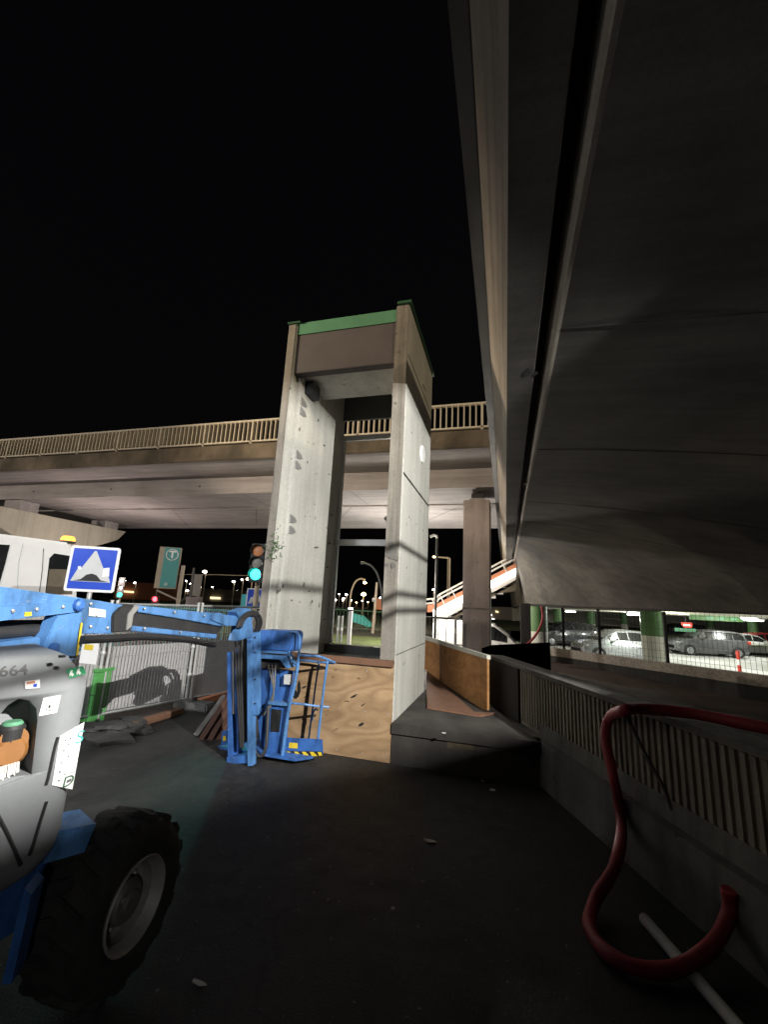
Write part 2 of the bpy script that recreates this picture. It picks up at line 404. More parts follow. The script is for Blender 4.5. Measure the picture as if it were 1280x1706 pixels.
for u, v, w, h in ((530, 700, .03, .05), (540, 742, .05, .02), (512, 770, .02, .03), (524, 840, .04, .012), (549, 905, .05, .04), (508, 860, .015, .02), (515, 985, .05, .02), (506, 974, .03, .08), (545, 945, .05, .02), (520, 1002, .03, .04), (486, 1000, .03, .03), (527, 912, .09, .02), (545, 880, .06, .02), (500, 1003, .02, .02), (532, 1008, .02, .07), (540, 1032, .06, .012), (548, 790, .05, .015), (552, 858, .03, .05), (499, 715, .02, .06), (466, 983, .02, .05), (471, 976, .02, .06)):
    q = gx(u, v, TXa + .001); a = random.uniform(-.5, .5)
    m_ = [(0, -w, -h * .4 + a * w * .4), (0, -w * .3, h * .5), (0, w, h * .3 - a * w * .4), (0, w * .5, -h * .5)]
    MB().prism([q + Vector(t) for t in m_], (.004, 0, 0)).build('chipped_patch', 'grimy_concrete', T)
chip = MB()
for u, v, r in ((656, 915, .05), (648, 925, .045), (660, 930, .035), (652, 905, .03), (655, 942, .03), (645, 940, .025)):
    q = gy(u, v, TY0 - .013); n = 7
    MB().prism([q + Vector((math.cos(k * 6.283 / n) * r * random.uniform(.5, 1.3), 0, math.sin(k * 6.283 / n) * r * random.uniform(.5, 1.5))) for k in range(n)], (0, -.008, 0)).build('broken_edge', 'grimy_concrete', T)
wd = MB()                                                # the weed growing from the left pillar
for k in range(60):
    q = gy(458, 912, TY0 - .03) + Vector((random.gauss(0, .05), random.uniform(-.06, .02), random.gauss(0, .09))); d = Vector((random.gauss(0, 1), random.gauss(0, .6), random.gauss(.3, 1))).normalized() * random.uniform(.03, .07)
    l = Vector((d.z, 0, -d.x)).normalized() * .008
    wd.add([q, q + d * .5 + l, q + d, q + d * .5 - l], [(0, 1, 2, 3)])
tag(wd.build('weed', 'leaf', org=gy(458, 940, TY0 - .03)), 'small green weed growing out of the left pillar of the concrete shaft', 'weed')

pb = thing('plywood_board', 'big sheet of plywood closing the front of the shaft behind the blue lift cage', 'plywood board', (-2, 4.84, 0))
MB().box(-2.74, -1.195, 4.83, 4.855, .005, .96).build('sheet', 'plywood', pb)
for x_ in (-2.6, -2.2, -1.8, -1.5, -1.24):
    for z_ in (.06, .48, .90): MB().lathe([(.008, 0), (.006, .002)], (x_, 4.83, z_), (0, -1, 0), 8).build('screw', 'steel', pb)
for (u, v, w, h) in ((498, 1146, .03, .1), (492, 1158, .035, .06), (507, 1145, .03, .015), (606, 1174, .035, .012), (601, 1207, .04, .012), (510, 1160, .03, .012), (590, 1160, .05, .005), (560, 1215, .05, .006)):
    q = gy(u, v, 4.829); a = random.uniform(-.4, .4)
    MB().prism([q + Vector((w * math.cos(t * .785 + a) * random.uniform(.5, 1.2), 0, h * math.sin(t * .785) * random.uniform(.5, 1.2) + w * .5 * math.cos(t * .785))) for t in range(8)], (0, -.002, 0)).build('scorch_mark', 'sign_black', pb)
tag(MB().box(-2.75, -1.195, 4.80, 4.858, .965, 1.035).build('timber_plank', 'old_timber', bevel=.004, org=(-2, 4.83, .965)), 'long reddish brown timber plank lying along the top of the plywood sheet', 'timber plank')

# ------------------------------------------------------------------ road bridge behind
BX0, BX1 = -70, 45
B = thing('road_bridge', 'long concrete road bridge with a pale baluster railing crossing behind the shaft', 'bridge', (0, 17.5, 5.7))
deck = MB().prism([(BX0, 13.0, 6.62), (BX0, 13.0, 7.12), (BX0, 22.2, 7.12), (BX0, 22.2, 6.5), (BX0, 21.6, 6.4), (BX0, 14.6, 6.4), (BX0, 14.0, 6.42)], (BX1 - BX0, 0, 0))
deck.build('deck_slab', 'bridge_concrete', B)
MB().prism([(BX0, 12.93, 6.58), (BX0, 12.99, 6.54), (BX0, 12.99, 7.16), (BX0, 12.93, 7.12)], (BX1 - BX0, 0, 0)).build('cornice', 'cornice_concrete', B)
MB().prism([(BX0, 14.6, 6.395), (BX0, 14.62, 5.72), (BX0, 17.0, 5.72), (BX0, 17.0, 6.395)], (BX1 - BX0, 0, 0)).build('box_girder', 'bridge_concrete', B)
MB().prism([(BX0, 17.04, 6.395), (BX0, 17.04, 5.66), (BX0, 21.4, 5.66), (BX0, 21.5, 5.62), (BX0, 22.1, 5.62), (BX0, 22.1, 6.395)], (BX1 - BX0, 0, 0)).build('box_girder', 'bridge_concrete', B)
sm = MB(); jt = MB()
for i in range(24):
    x = BX0 + 6 + i * 4.7
    MB().cyl((x, 14.605, 6.06), (x, 14.585, 6.06), .035, 8).build('drain_hole', 'sign_black', B)
    jt.bar((x + 2, 14.7, 5.718), (x + 2, 16.95, 5.718), .02, .006)
    jt.bar((x + 1.2, 17.1, 5.658), (x - 1.4, 21.3, 5.658), .025, .006)
jt.build('panel_joint', 'grimy_concrete', B)
rail = MB(); rail.bar((BX0, 13.08, 8.08), (BX1, 13.08, 8.08), .12, .07); rail.bar((BX0, 13.08, 7.27), (BX1, 13.08, 7.27), .10, .06)
ra = rail.build('railing', 'fin_paint', B)
fins = MB(); x = -1.42 + .19 * 40; k = 0
NF = 0
while x > -46:
    i = int(round((x + 1.42) / .19))
    if i % 11 == 4:
        fp = MB().box(x - .035, x + .035, 13.03, 13.16, 7.17, 8.045); fp.build('railing_post', 'fin_paint', ra)
    elif NF < 100000: fins.box(x - .02, x + .02, 13.035, 13.145, 7.30, 8.045)
    x -= .19
fo = fins.build('baluster', 'fin_paint', ra); fo['kind'] = 'stuff'

P1 = thing('bridge_pier', 'square reddish concrete pier holding the bridge right of the shaft', 'pier', (-.95, 15.9, 0))
MB().prism([(-1.42, 15.2, 0), (-.50, 15.2, 0), (-.50, 16.4, 0), (-1.42, 16.4, 0)], (0, 0, 5.42)).build('shaft', 'pier_concrete', P1, bevel=.02)
MB().box(-1.22, -.68, 15.35, 16.1, 5.421, 5.52).build('bearing_plinth', 'bridge_concrete', P1)
MB().box(-1.16, -.74, 15.42, 16.0, 5.521, 5.712).build('bearing', 'black_plastic', P1)
MB().bar((-1.43, 15.19, 1.62), (-.49, 15.19, 1.62), .012, .05).build('seam', 'grimy_concrete', P1)
P2 = thing('bridge_pier', 'wide hammerhead concrete pier under the bridge behind the white truck', 'pier', (-24, 17, 0))
MB().prism([(-22.5, 13.4, 5.2), (-22.5, 20.9, 5.2), (-22.5, 20.4, 4.62), (-22.5, 17.6, 3.4), (-22.5, 16.0, 3.4), (-22.5, 13.4, 4.5)], (-1.7, 0, 0)).build('crosshead', 'garage_concrete', P2, bevel=.02)
MB().box(-24.0, -22.7, 16.05, 17.55, 0, 3.42).build('shaft', 'bridge_concrete', P2)
for y0 in (14.7, 19.4): MB().box(-23.6, -22.55, y0, y0 + .9, 5.201, 5.62 if y0 > 16 else 5.70).build('bearing', 'bridge_concrete', P2)

# ------------------------------------------------------------------ near elevated ramp over the right side
FB, FT = .15, 1.93                                       # sill and head of the garage opening
FP = [gz(884, 1075, FB), gz(1116, 1106, FB), gz(1280, 1127.5, FB)]
fdir = (FP[2] - FP[1]).normalized()
def fx(y):                                               # X of the garage opening's line at a given Y
    y1, x1 = FP[0].y, FP[0].x
    if y >= y1: return max(x1 - (y - y1) * .02, .75)
    t = (FP[2].y - FP[0].y); return x1 + (y - y1) / t * (FP[2].x - FP[0].x)
A = thing('elevated_car_ramp', 'dark concrete car ramp overhead with pale edge beam filling the right side', 'car ramp', (1, 8, 4.2))
Y0r, Y1r = -9.0, 62.0
RK = 1.138                                               # size of the ramp's edge section
def rx(x, z): return (x * RK, Y0r, 1.65 + (z - 1.65) * RK)
RL = (0, Y1r - Y0r, 0)
ZS, XS = 1.65 + 2.25 * RK, .44 * RK
MB().prism([rx(.035, 3.9), rx(.29, 3.9), rx(.29, 4.5), rx(-.14, 4.56)], RL).build('edge_beam', 'fascia_concrete', A)
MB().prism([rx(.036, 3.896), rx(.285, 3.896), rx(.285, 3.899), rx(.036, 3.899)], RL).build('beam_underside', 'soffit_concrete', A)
MB().prism([rx(-.15, 4.565), rx(-.25, 4.62), rx(-.25, 4.80), rx(.3, 4.80), rx(.3, 4.565)], RL).build('parapet_lip', 'black_paint', A)
MB().prism([rx(.291, 4.22), rx(.44, 4.22), rx(.44, 4.5), rx(.291, 4.5)], RL).build('gap_closure', 'black_paint', A)
MB().prism([rx(.395, 4.2), rx(.395, 3.93), rx(.425, 3.895), rx(.46, 3.90), rx(.46, 4.2)], RL).build('arris', 'fascia_concrete', A)
sb = MB(); ys = [Y0r + (Y1r - Y0r) * (i / 60) ** 1.5 for i in range(61)]; N = 18
vs, fs = [], []
def soffit_z(x, y):
    X = fx(y); s_ = max(0, min(1, (x - XS) / (X - XS))); return ZS - (ZS - FT + .03) * s_ ** 1.35
for y in ys:
    X = fx(y)
    for k in range(N + 1):
        s_ = k / N; vs.append((XS + (X - XS) * s_, y, ZS - (ZS - FT + .03) * s_ ** 1.35))
for i in range(60):
    for k in range(N): a = i * (N + 1) + k; fs.append((a, a + 1, a + N + 2, a + N + 1))
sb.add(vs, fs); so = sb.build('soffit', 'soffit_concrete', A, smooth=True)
for y in (3.8, 7.0, 10.6, 13.0):
    P = []
    for k in range(13):
        x = XS + .02 + (fx(y) - XS) * k / 12 * .97; P.append((x, y - .15 * k / 12, soffit_z(x, y - .15 * k / 12) - .004))
    MB().tube(P, .0035, 4).build('formwork_joint', 'black_paint', A)
top = MB(); zt = 1.65 + 2.9 * RK; tp = [(.34, Y0r, zt), (.34, Y1r, zt), (40, Y1r, zt), (40, Y0r, zt)]
top.prism(tp, (0, 0, .12)).build('deck_top', 'asphalt', A)
for u, v, r in ((878, 621, .05), (893, 622, .03), (875, 806, .05)):      # black spalls on the beam's underside
    q = gz(u, v, ZS - .006)
    MB().prism([q + Vector((math.cos(k) * r * random.uniform(.6, 1.3), math.sin(k) * 1.6 * r * random.uniform(.6, 1.3), 0)) for k in range(6)], (0, 0, -.004)).build('spall', 'black_paint', A)

# garage roof, low wall, fence
G = thing('parking_garage', 'lit open parking garage with green columns behind a mesh fence', 'parking garage', (12, 25, -.75))
gr = MB(); a, b_ = FP[2] + fdir * 30, FP[0]
q = [(b_.x + .15, b_.y + .3, FT), (a.x + .15, a.y + .3, FT), (90, a.y, FT), (90, 74, FT), (1.0, 74, FT), (1.0, 30, FT)]
gr.prism(q, (0, 0, .3)); gr.build('ceiling', 'garage_concrete', G)
bm_ = MB()
for y in (24, 31, 38, 46): bm_.box(1.2, 80, y, y + .35, 1.83, FT - .002)
bm_.build('ceiling_beam', 'garage_concrete', G)
MB().box(1, 90, 73, 73.3, -.75, FT - .002).build('rear_wall', 'garage_concrete', G)
MB().box(60, 60.3, -10, 73, -.75, FT - .002).build('side_wall', 'garage_concrete', G)
fl = MB(); nrm = Vector((-fdir.y, fdir.x, 0))
if nrm.y > 0: nrm = -nrm                                  # towards the viewer
wa, wb = Vector((FP[0].x, FP[0].y, 0)), Vector((FP[2].x, FP[2].y, 0)) + fdir * 12
def along(p, z, off=0): return Vector((p.x, p.y, z)) + nrm * off
W = MB(); W.prism([along(wa, -.8), along(wb, -.8), along(wb, FB), along(wa, FB)], -nrm * .22)
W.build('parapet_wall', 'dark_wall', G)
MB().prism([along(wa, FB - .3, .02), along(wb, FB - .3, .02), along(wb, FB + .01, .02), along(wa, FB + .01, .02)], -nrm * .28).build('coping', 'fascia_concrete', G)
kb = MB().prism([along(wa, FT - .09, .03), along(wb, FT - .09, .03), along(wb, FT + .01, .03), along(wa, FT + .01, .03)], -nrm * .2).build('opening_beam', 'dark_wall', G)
MF = thing('mesh_fence', 'dark welded mesh fence panels on the low wall in front of the garage', 'fence', along(wa, FB))
L = (wb - wa).length
def fpt(u, z): r = wa + (wb - wa).normalized() * u; return Vector((r.x, r.y, z)) - nrm * .1
wire = MB(); u = 0
while u < L * .75:
    wire.bar(fpt(u, FB + .015), fpt(u, FT - .09), .008, .008); u += .13
for k in range(7): wire.bar(fpt(0, FB + .14 + k * .24), fpt(L * .75, FB + .14 + k * .24), .008, .008)
wire.build('welded_mesh', 'dark_steel', MF)
def fence_u(px, py):
    q = gp(px, py, along(wa, FB) - nrm * .1, nrm); return (q - wa).dot((wb - wa).normalized())
for px, w in ((908, .07), (940, .06), (1000, .13), (1111, .13), (1330, .1)):
    u = fence_u(px, 1060); MB().bar(fpt(u, FB + .012), fpt(u, FT - .1), w, .08, (1, 0, 0)).build('post', 'dark_steel', MF)

cols = [((890, 1040), 18.0, .42), ((1090, 1060), 21, .52), ((930, 1030), 34, .35), ((985, 1030), 38, .35), ((1040, 1030), 45, .35), ((1255, 1040), 38, .4), ((1185, 1040), 48, .4)]
clab = ['round column with green top and white base where the red hose hangs', 'thick round garage column with green top between the silver car and grey car',
        'green and white garage column behind the dark car, left', 'green and white garage column above the silver car roof', 'green and white garage column deep in the garage beyond the silver car',
        'green topped garage column behind the small white car', 'green topped garage column deep behind the grey car']
for (px, D, r), lb in zip(cols, clab):
    q = gd(px[0], px[1], D); q.z = -.75
    if D == 18.0: q = Vector((FP[0].x + .35, FP[0].y + .3, -.75))
    t = thing('garage_column', lb, 'column', q, 'columns of the parking garage')
    MB().cyl(q, q + Vector((0, 0, 1.5)), r, 24).build('column_base', 'column_white' if D < 22 else 'garage_concrete', t, True)
    MB().cyl(q + Vector((0, 0, 1.501)), q + Vector((0, 0, 2.63)), r * 1.004, 24).build('column_head', 'column_green', t, True)
dk = gd(874, 1040, 18.2); tag(MB().box(dk.x - .14, dk.x + .26, dk.y, dk.y + .4, -.7, FT).build('concrete_post', 'dark_wall', org=(dk.x, dk.y, -.7)), 'black square post left of the green topped column with the red hose', 'post')

def lamp_at(name, label, px, py, D, m='garage_lamp', w=.7, group='ceiling lamps of the garage'):
    q = gd(px, py, D); q.z = 1.70 if D > 24 else 1.78
    t = thing(name, label, 'ceiling lamp', q, group)
    MB().box(q.x - w / 2, q.x + w / 2, q.y - .15, q.y + .15, q.z + .03, FT - .002).build('housing', 'white_paint', t)
    MB().box(q.x - w / 2 + .03, q.x + w / 2 - .03, q.y - .12, q.y + .12, q.z - .03, q.z + .028).build('diffuser', m, t, bevel=.02)
    return q
GL = []
for (px, py, D, lb) in ((1060, 1025, 22, 'upper round bright lamp of the pair above the silver car'), (1056, 1032, 27, 'lower small bright lamp of the pair above the silver car'), (1079, 1039, 30, 'bright garage lamp just left of the thick green column'),
                        (1250, 1041, 22, 'brightest garage lamp above the white car'), (1244, 1046, 28, 'lamp just below the brightest garage lamp over the white car'), (1168, 1049, 26, 'garage lamp beside the small green board above the grey car'),
                        (1211, 1056, 36, 'garage lamp just above the rear of the grey car'), (1265, 1051, 30, 'garage lamp above the red car at the frame edge'), (952, 1042, 30, 'garage lamp between the two left fence posts'), (930, 1058, 40, 'small garage lamp low behind the left fence panel')):
    GL.append(lamp_at('ceiling_lamp', lb, px, py, D))
tg = gd(1195, 1022, 24); t = thing('hanging_sign', 'long green board hanging from the garage ceiling', 'sign', (tg.x, tg.y, 1.6), None)
MB().box(tg.x - 1.3, tg.x + 1.2, tg.y, tg.y + .08, 1.58, 1.86).build('board', 'column_green', t)
arr = MB(); 
for k in range(3): arr.prism([(tg.x - .5 + k * .55, tg.y - .005, 1.66), (tg.x - .2 + k * .55, tg.y - .005, 1.66), (tg.x - .2 + k * .55, tg.y - .005, 1.8), (tg.x - .5 + k * .55, tg.y - .005, 1.76)], (0, -.004, 0))
arr.build('pictogram', 'green_flash', t)
tg = gd(1144, 1041, 22); t = thing('height_sign', 'small red rounded sign hanging in the garage above the grey car', 'sign', (tg.x, tg.y, tg.z))
MB().prism([tg + Vector(d) for d in ((-.2, 0, .12), (-.2, 0, 0), (-.1, 0, -.13), (.24, 0, -.13), (.28, 0, 0), (.26, 0, .12))], (0, .03, 0)).build('plate', 'bollard_red', t)
MB().box(tg.x - .12, tg.x + .18, tg.y - .006, tg.y - .001, tg.z - .05, tg.z + .03).build('bar', 'sign_white', t)
MB().box(tg.x - .01, tg.x + .01, tg.y + .01, tg.y + .02, tg.z + .12, FT - .002).build('hanger', 'dark_steel', t)
tg = gd(1145, 1050, 30); tag(MB().box(tg.x - .7, tg.x + .55, tg.y, tg.y + .1, tg.z - .1, tg.z + .12).build('green_board', 'green_flash', bevel=.01, org=tg), 'small flat green board on the wall right under the red hanging sign', 'board')

# cars --------------------------------------------------------------
def car(label, paint_m, pos, ang, Lc=4.3, Hc=1.5, style='suv', group='cars parked in the garage'):
    t = thing('parked_car', label, 'car', (0, 0, 0), group); hw = .88
    if style == 'van': roof = [(-.5, .5), (-.49, .97), (-.40, 1), (.12, 1), (.30, .62), (.5, .5)]
    # stations: x/L, lower z, belt z, roof z, half width of belt, half width of roof
    S = {'suv': [(-.5, .38, .72, .74, .70, .66), (-.485, .26, .88, .95, .80, .72), (-.44, .2, .95, 1.30, .86, .66), (-.36, .19, .96, 1.45, .88, .66), (-.1, .18, .96, 1.52, .89, .67), (.08, .18, .95, 1.47, .89, .66), (.17, .18, .94, 1.28, .88, .64), (.27, .18, .93, .97, .88, .74), (.40, .19, .84, .87, .86, .74), (.475, .24, .70, .74, .78, .68), (.5, .36, .58, .60, .66, .6)],
         'hatch': [(-.5, .38, .72, .74, .70, .66), (-.48, .26, .90, 1.1, .80, .66), (-.42, .2, .93, 1.35, .84, .62), (-.3, .19, .93, 1.44, .86, .63), (-.05, .18, .92, 1.48, .87, .64), (.10, .18, .91, 1.38, .87, .63), (.2, .18, .90, 1.14, .86, .62), (.30, .18, .88, .92, .86, .74), (.42, .19, .78, .81, .84, .74), (.485, .24, .66, .70, .74, .66), (.5, .36, .56, .58, .64, .58)],
         'van': [(-.5, .38, 1.0, 1.75, .80, .74), (-.48, .26, 1.02, 1.84, .86, .76), (-.3, .2, 1.02, 1.90, .88, .78), (0, .2, 1.02, 1.90, .88, .78), (.12, .2, 1.02, 1.82, .88, .76), (.24, .2, 1.0, 1.40, .88, .7), (.32, .2, .98, 1.05, .87, .74), (.43, .22, .86, .9, .84, .74), (.49, .26, .7, .74, .76, .68), (.5, .38, .58, .6, .66, .6)]}[style]
    k = Hc / {'suv': 1.52, 'hatch': 1.48, 'van': 1.9}[style]
    vs, fs = [], []
    for (x, zl, zb, zr, wb_, wr) in S:
        prof = [(-wb_ * .86, zl), (-wb_, zl + .16), (-wb_, zb * .62), (-wb_ * .985, zb), (-wr - .0, zr - .05), (-wr * .85, zr), (wr * .85, zr), (wr, zr - .05), (wb_ * .985, zb), (wb_, zb * .62), (wb_, zl + .16), (wb_ * .86, zl)]
        vs += [(x * Lc, y, z * k) for y, z in prof]
    n = 12
    for i in range(len(S) - 1):
        for j in range(n): a = i * n + j; b2 = i * n + (j + 1) % n; fs.append((a, b2, b2 + n, a + n))
    fs += [tuple(range(n)), tuple((len(S) - 1) * n + j for j in range(n - 1, -1, -1))]
    MB().add(vs, fs).build('body', paint_m, t, True, flat_angle=28)
    def side(x0, x1, sgn):                                # a side window between two body stations, following the flank
        def at_(xx, f):
            for i in range(len(S) - 1):
                if S[i][0] <= xx <= S[i + 1][0]:
                    w = (xx - S[i][0]) / (S[i + 1][0] - S[i][0]); q_ = [S[i][j] * (1 - w) + S[i + 1][j] * w for j in range(6)]
                    zt = q_[3] - .05; y = q_[4] * .985 * (1 - f) + q_[5] * f; z = q_[2] * (1 - f) + zt * f
                    return Vector((xx * Lc, sgn * (y + .008), z * k))
        xs = [x0 + (x1 - x0) * i / 6 for i in range(7)]
        mb = MB(); vv = [at_(x_, f) for x_ in xs for f in (.12, .9)]
        mb.add(vv, [(2 * i, 2 * i + 2, 2 * i + 3, 2 * i + 1) for i in range(6)]); return mb
    cuts = {'suv': [(-.42, -.28), (-.265, -.055), (-.04, .18)], 'hatch': [(-.38, -.27), (-.255, -.03), (-.015, .21)], 'van': [(.0, .24)]}[style]
    for sg in (-1, 1):
        for x0, x1 in cuts: side(x0, x1, sg).build('side_window', 'car_glass', t)
    iw = {'suv': (5, 7), 'hatch': (5, 7), 'van': (4, 6)}[style]
    def cross(i0, i1, dx):
        a_, b2 = S[i0], S[i1]
        mb = MB(); mb.add([(a_[0] * Lc + dx, y * a_[5] * .84, (a_[3] - .03) * k + .012) for y in (-1, 1)] + [(b2[0] * Lc + dx, y * b2[5] * .95, b2[3] * k + .012) for y in (1, -1)], [(0, 1, 2, 3)]); return mb
    cross(iw[0], iw[1], .03).build('windscreen', 'car_glass', t)
    MB().add([(-.487 * Lc, y, z * k) for y, z in ((-.62, .98), (.62, .98))] + [(-.445 * Lc - .02, y, z * k) for y, z in ((.58, 1.28), (-.58, 1.28))], [(0, 1, 2, 3)]).build('rear_window', 'car_glass', t)
    for sx in (-.315, .315):
        for sy in (-1, 1):
            w = MB().lathe([(.20, -.10), (.30, -.11), (.325, -.06), (.325, .06), (.30, .11), (.2, .10)], (sx * Lc, sy * .80, .325), (0, sy, 0), 22).build('wheel', 'rubber', t, True)
            rm = MB().lathe([(.21, .08), (.215, .10), (.19, .112), (.05, .10), (.04, .12)], (sx * Lc, sy * .80, .325), (0, sy, 0), 20).build('rim', 'car_silver', w, True)
            MB().lathe([(.37, -.02), (.37, .093)], (sx * Lc, sy * .80, .34), (0, sy, 0), 22).build('wheel_arch', 'black_plastic', t, True)
    for sy in (-1, 1):
        MB().prism([(.455 * Lc, sy * .60, .66 * k), (.44 * Lc, sy * .845, .70 * k), (.41 * Lc, sy * .875, .76 * k), (.46 * Lc, sy * .62, .75 * k)], (.025, sy * .012, 0)).build('headlight', 'sign_white', t)
        MB().box(-.497 * Lc, -.45 * Lc, sy * .77 - .07, sy * .77 + .07, .8 * k, .95 * k).build('tail_light', 'bollard_red', t)
        MB().box(.13 * Lc, .17 * Lc, sy * .97 - .09, sy * .97 + .06, .92 * k, 1.04 * k).build('mirror', paint_m, t, bevel=.02)
    t.location = pos; t.rotation_euler = (0, 0, ang); return t
AF = math.atan2(fdir.y, fdir.x)                           # the rows lie about square to the view
p_ = gz(1030, 1100, -.75); car('silver car parked behind the fence left of the thick green column', 'car_silver', p_, R(196), 4.5, 1.62, 'suv')
p_ = gz(968, 1082, -.75) + Vector((-.6, 2.6, 0)); car('black car half hidden behind the silver car', 'car_dark', p_, R(200), 4.6, 1.75, 'suv')
p_ = gz(1178, 1092, -.75); car('dark grey car parked across the bright garage floor', 'car_grey', p_, R(190), 4.7, 1.72, 'suv')
p_ = gz(1248, 1092, -.75) + Vector((.5, 1, 0)); car('small white car at the right behind the red and white bollard', 'car_white', p_, R(5), 3.8, 1.5, 'hatch')
p_ = gz(1292, 1090, -.75); car('red car cut off by the right edge of the frame', 'car_red', p_, R(10), 4.0, 1.6, 'hatch')
p_ = gz(1190, 1078, -.75) + Vector((0, 8, 0)); car('dark van standing behind the grey car', 'car_dark', p_, R(190), 4.6, 1.8, 'van')
bq = gz(1234, 1121, -.75); t = thing('bollard', 'red and white plastic bollard on the garage floor before the white car', 'bollard', bq)
MB().cyl(bq, bq + Vector((0, 0, 1.0)), .075, 16).build('post', 'bollard_red', t, True)
MB().cyl(bq + Vector((0, 0, .35)), bq + Vector((0, 0, .6)), .077, 16).build('white_band', 'sign_white', t, True)
MB().cyl(bq, bq + Vector((0, 0, .05)), .16, 16).build('base', 'rubber', t, True)

# ------------------------------------------------------------------ retaining wall, landing, screen
RW = thing('retaining_wall', 'low ribbed concrete wall with grey foot running along the right side', 'wall', (1, 3, 0))
wdir = Vector((WD, 1, 0)).normalized(); wn = Vector((-1, WD, 0)).normalized()      # wn faces the viewer's side
def wp(y, off, z): return Vector((ledge_x(y), y, z)) + wn * off
ya, yb = -2.5, 4.87
MB().prism([wp(ya, 0, -.8), wp(yb + .6, 0, -.8), wp(yb + .6, 0, .40), wp(ya, 0, .40)], -wn * .30).build('foot_wall', 'ledge_concrete', RW)
core = MB().prism([wp(ya, -.11, .401), wp(6.4, -.11, .401), wp(6.4, -.11, .985), wp(ya, -.11, .985)], -wn * .16)
core.build('core', 'ribbed_concrete', RW)
ribs = MB(); y = -2.4
while y < 5.42:
    ribs.prism([wp(y, -.111, .44), wp(y, -.088, .44), wp(y + .026, -.088, .44), wp(y + .034, -.111, .44)], (0, 0, .53)); y += .056
ribs.build('ribs', 'ribbed_concrete', RW)
MB().prism([wp(ya, -.07, .402), wp(5.0, -.07, .402), wp(5.0, -.085, .53), wp(ya, -.085, .53)], -wn * .02).build('tar_band', 'grimy_concrete', RW)
MB().prism([wp(ya, -.075, .986), wp(6.4, -.075, .986), wp(6.4, -.075, 1.02), wp(ya, -.075, 1.02)], -wn * .23).build('coping', 'grimy_concrete', RW)
MB().prism([wp(5.45, -.075, .401), wp(6.4, -.075, .401), wp(6.4, -.075, .984), wp(5.45, -.075, .984)], -wn * .03).build('smooth_end', 'dark_wall', RW)
crack = MB().tube(smooth_path([gp(u, v, wp(3, -.08, 0), wn) for u, v in ((1043, 1190), (1060, 1225), (1085, 1275), (1105, 1310), (1120, 1350))]), .012, 6)
crack.build('crack', 'sign_black', RW)

LD = thing('concrete_landing', 'low concrete landing with dirty front step beside the shaft foot', 'landing', (-.4, 6, 0))
MB().prism([(-1.188, 4.835, 0), (.30, 4.835, 0), (.05, 6.2, 0), (-1.188, 10.5, 0)], (0, 0, .395)).build('slab', 'landing_concrete', LD)
MB().prism([(-1.188, 4.81, .30), (.32, 4.81, .30), (.32, 4.81, .40), (-1.188, 4.81, .40)], (0, .16, 0)).build('step_edge', 'landing_concrete', LD)
MB().prism([gy(u, v, 4.833) for u, v in ((745, 1225), (785, 1228), (790, 1250), (745, 1247))], (0, -.002, 0)).build('worn_patch', 'old_patch', LD)
sn = (gz(825, 1187, .4) - gz(711, 1114, .4)); sn.z = 0; sdir = sn.normalized(); s1 = gz(812, 1187, .4); snorm = Vector((sdir.y, -sdir.x, 0))
if snorm.y > 0: snorm = -snorm
def sp(u, v): return gp(u, v, s1, snorm)
SCN = thing('plywood_screen', 'orange plywood hoarding with a pale top rail right of the shaft', 'hoarding', s1)
scq = [sp(700, 1063), sp(812, 1098), sp(812, 1183), sp(790, 1184), sp(711, 1118), sp(700, 1108)]
MB().prism(scq, -snorm * .03).build('sheet', 'orange_plywood', SCN)
MB().prism([sp(700, 1056), sp(818, 1092), sp(818, 1098.5), sp(700, 1062.5)], snorm * .05).build('top_rail', 'column_white', SCN)
MB().prism([sp(733, 1073), sp(735, 1073.7), sp(735, 1142), sp(733, 1140)], snorm * .004).build('sheet_joint', 'old_timber', SCN)
lp = [gz(711, 1116, .42), gz(790, 1185, .42), gz(826, 1187, .42), gz(800, 1192, .42), gz(712, 1178, .42)]
tag(MB().prism([q - Vector((0, 0, .02)) for q in lp], (0, 0, .018)).build('plywood_offcut', 'old_timber', org=lp[0]), 'dark brown board lying flat on the landing below the orange hoarding', 'board')
dirtm = MB(); dv, df = [], []
for i in range(25):
    y = -2 + i * 1.0
    for k in range(9):
        x = ledge_x(min(y, 5.9)) + .25 + k * 1.0; dv.append((x, y, -.28 - .04 * k + random.uniform(-.05, .05)))
for i in range(24):
    for k in range(8): a = i * 9 + k; df.append((a, a + 1, a + 10, a + 9))
dirtm.add(dv, df); kind(dirtm.build('dirt_bed', 'dirt', smooth=True), 'structure')
e0, e1 = gd(803, 1080, 8.2), gd(912, 1074, 10.5)
ew = MB().prism([(e0.x, e0.y, -.7), (e1.x, e1.y, -.7), (e1.x, e1.y, e1.z), (e0.x, e0.y, e0.z)], (.15, .9, 0))
tag(ew.build('end_wall', 'matt_black', org=(e0.x, e0.y, -.7)), 'black low wall closing the sunken bed, below the green topped column', 'wall')

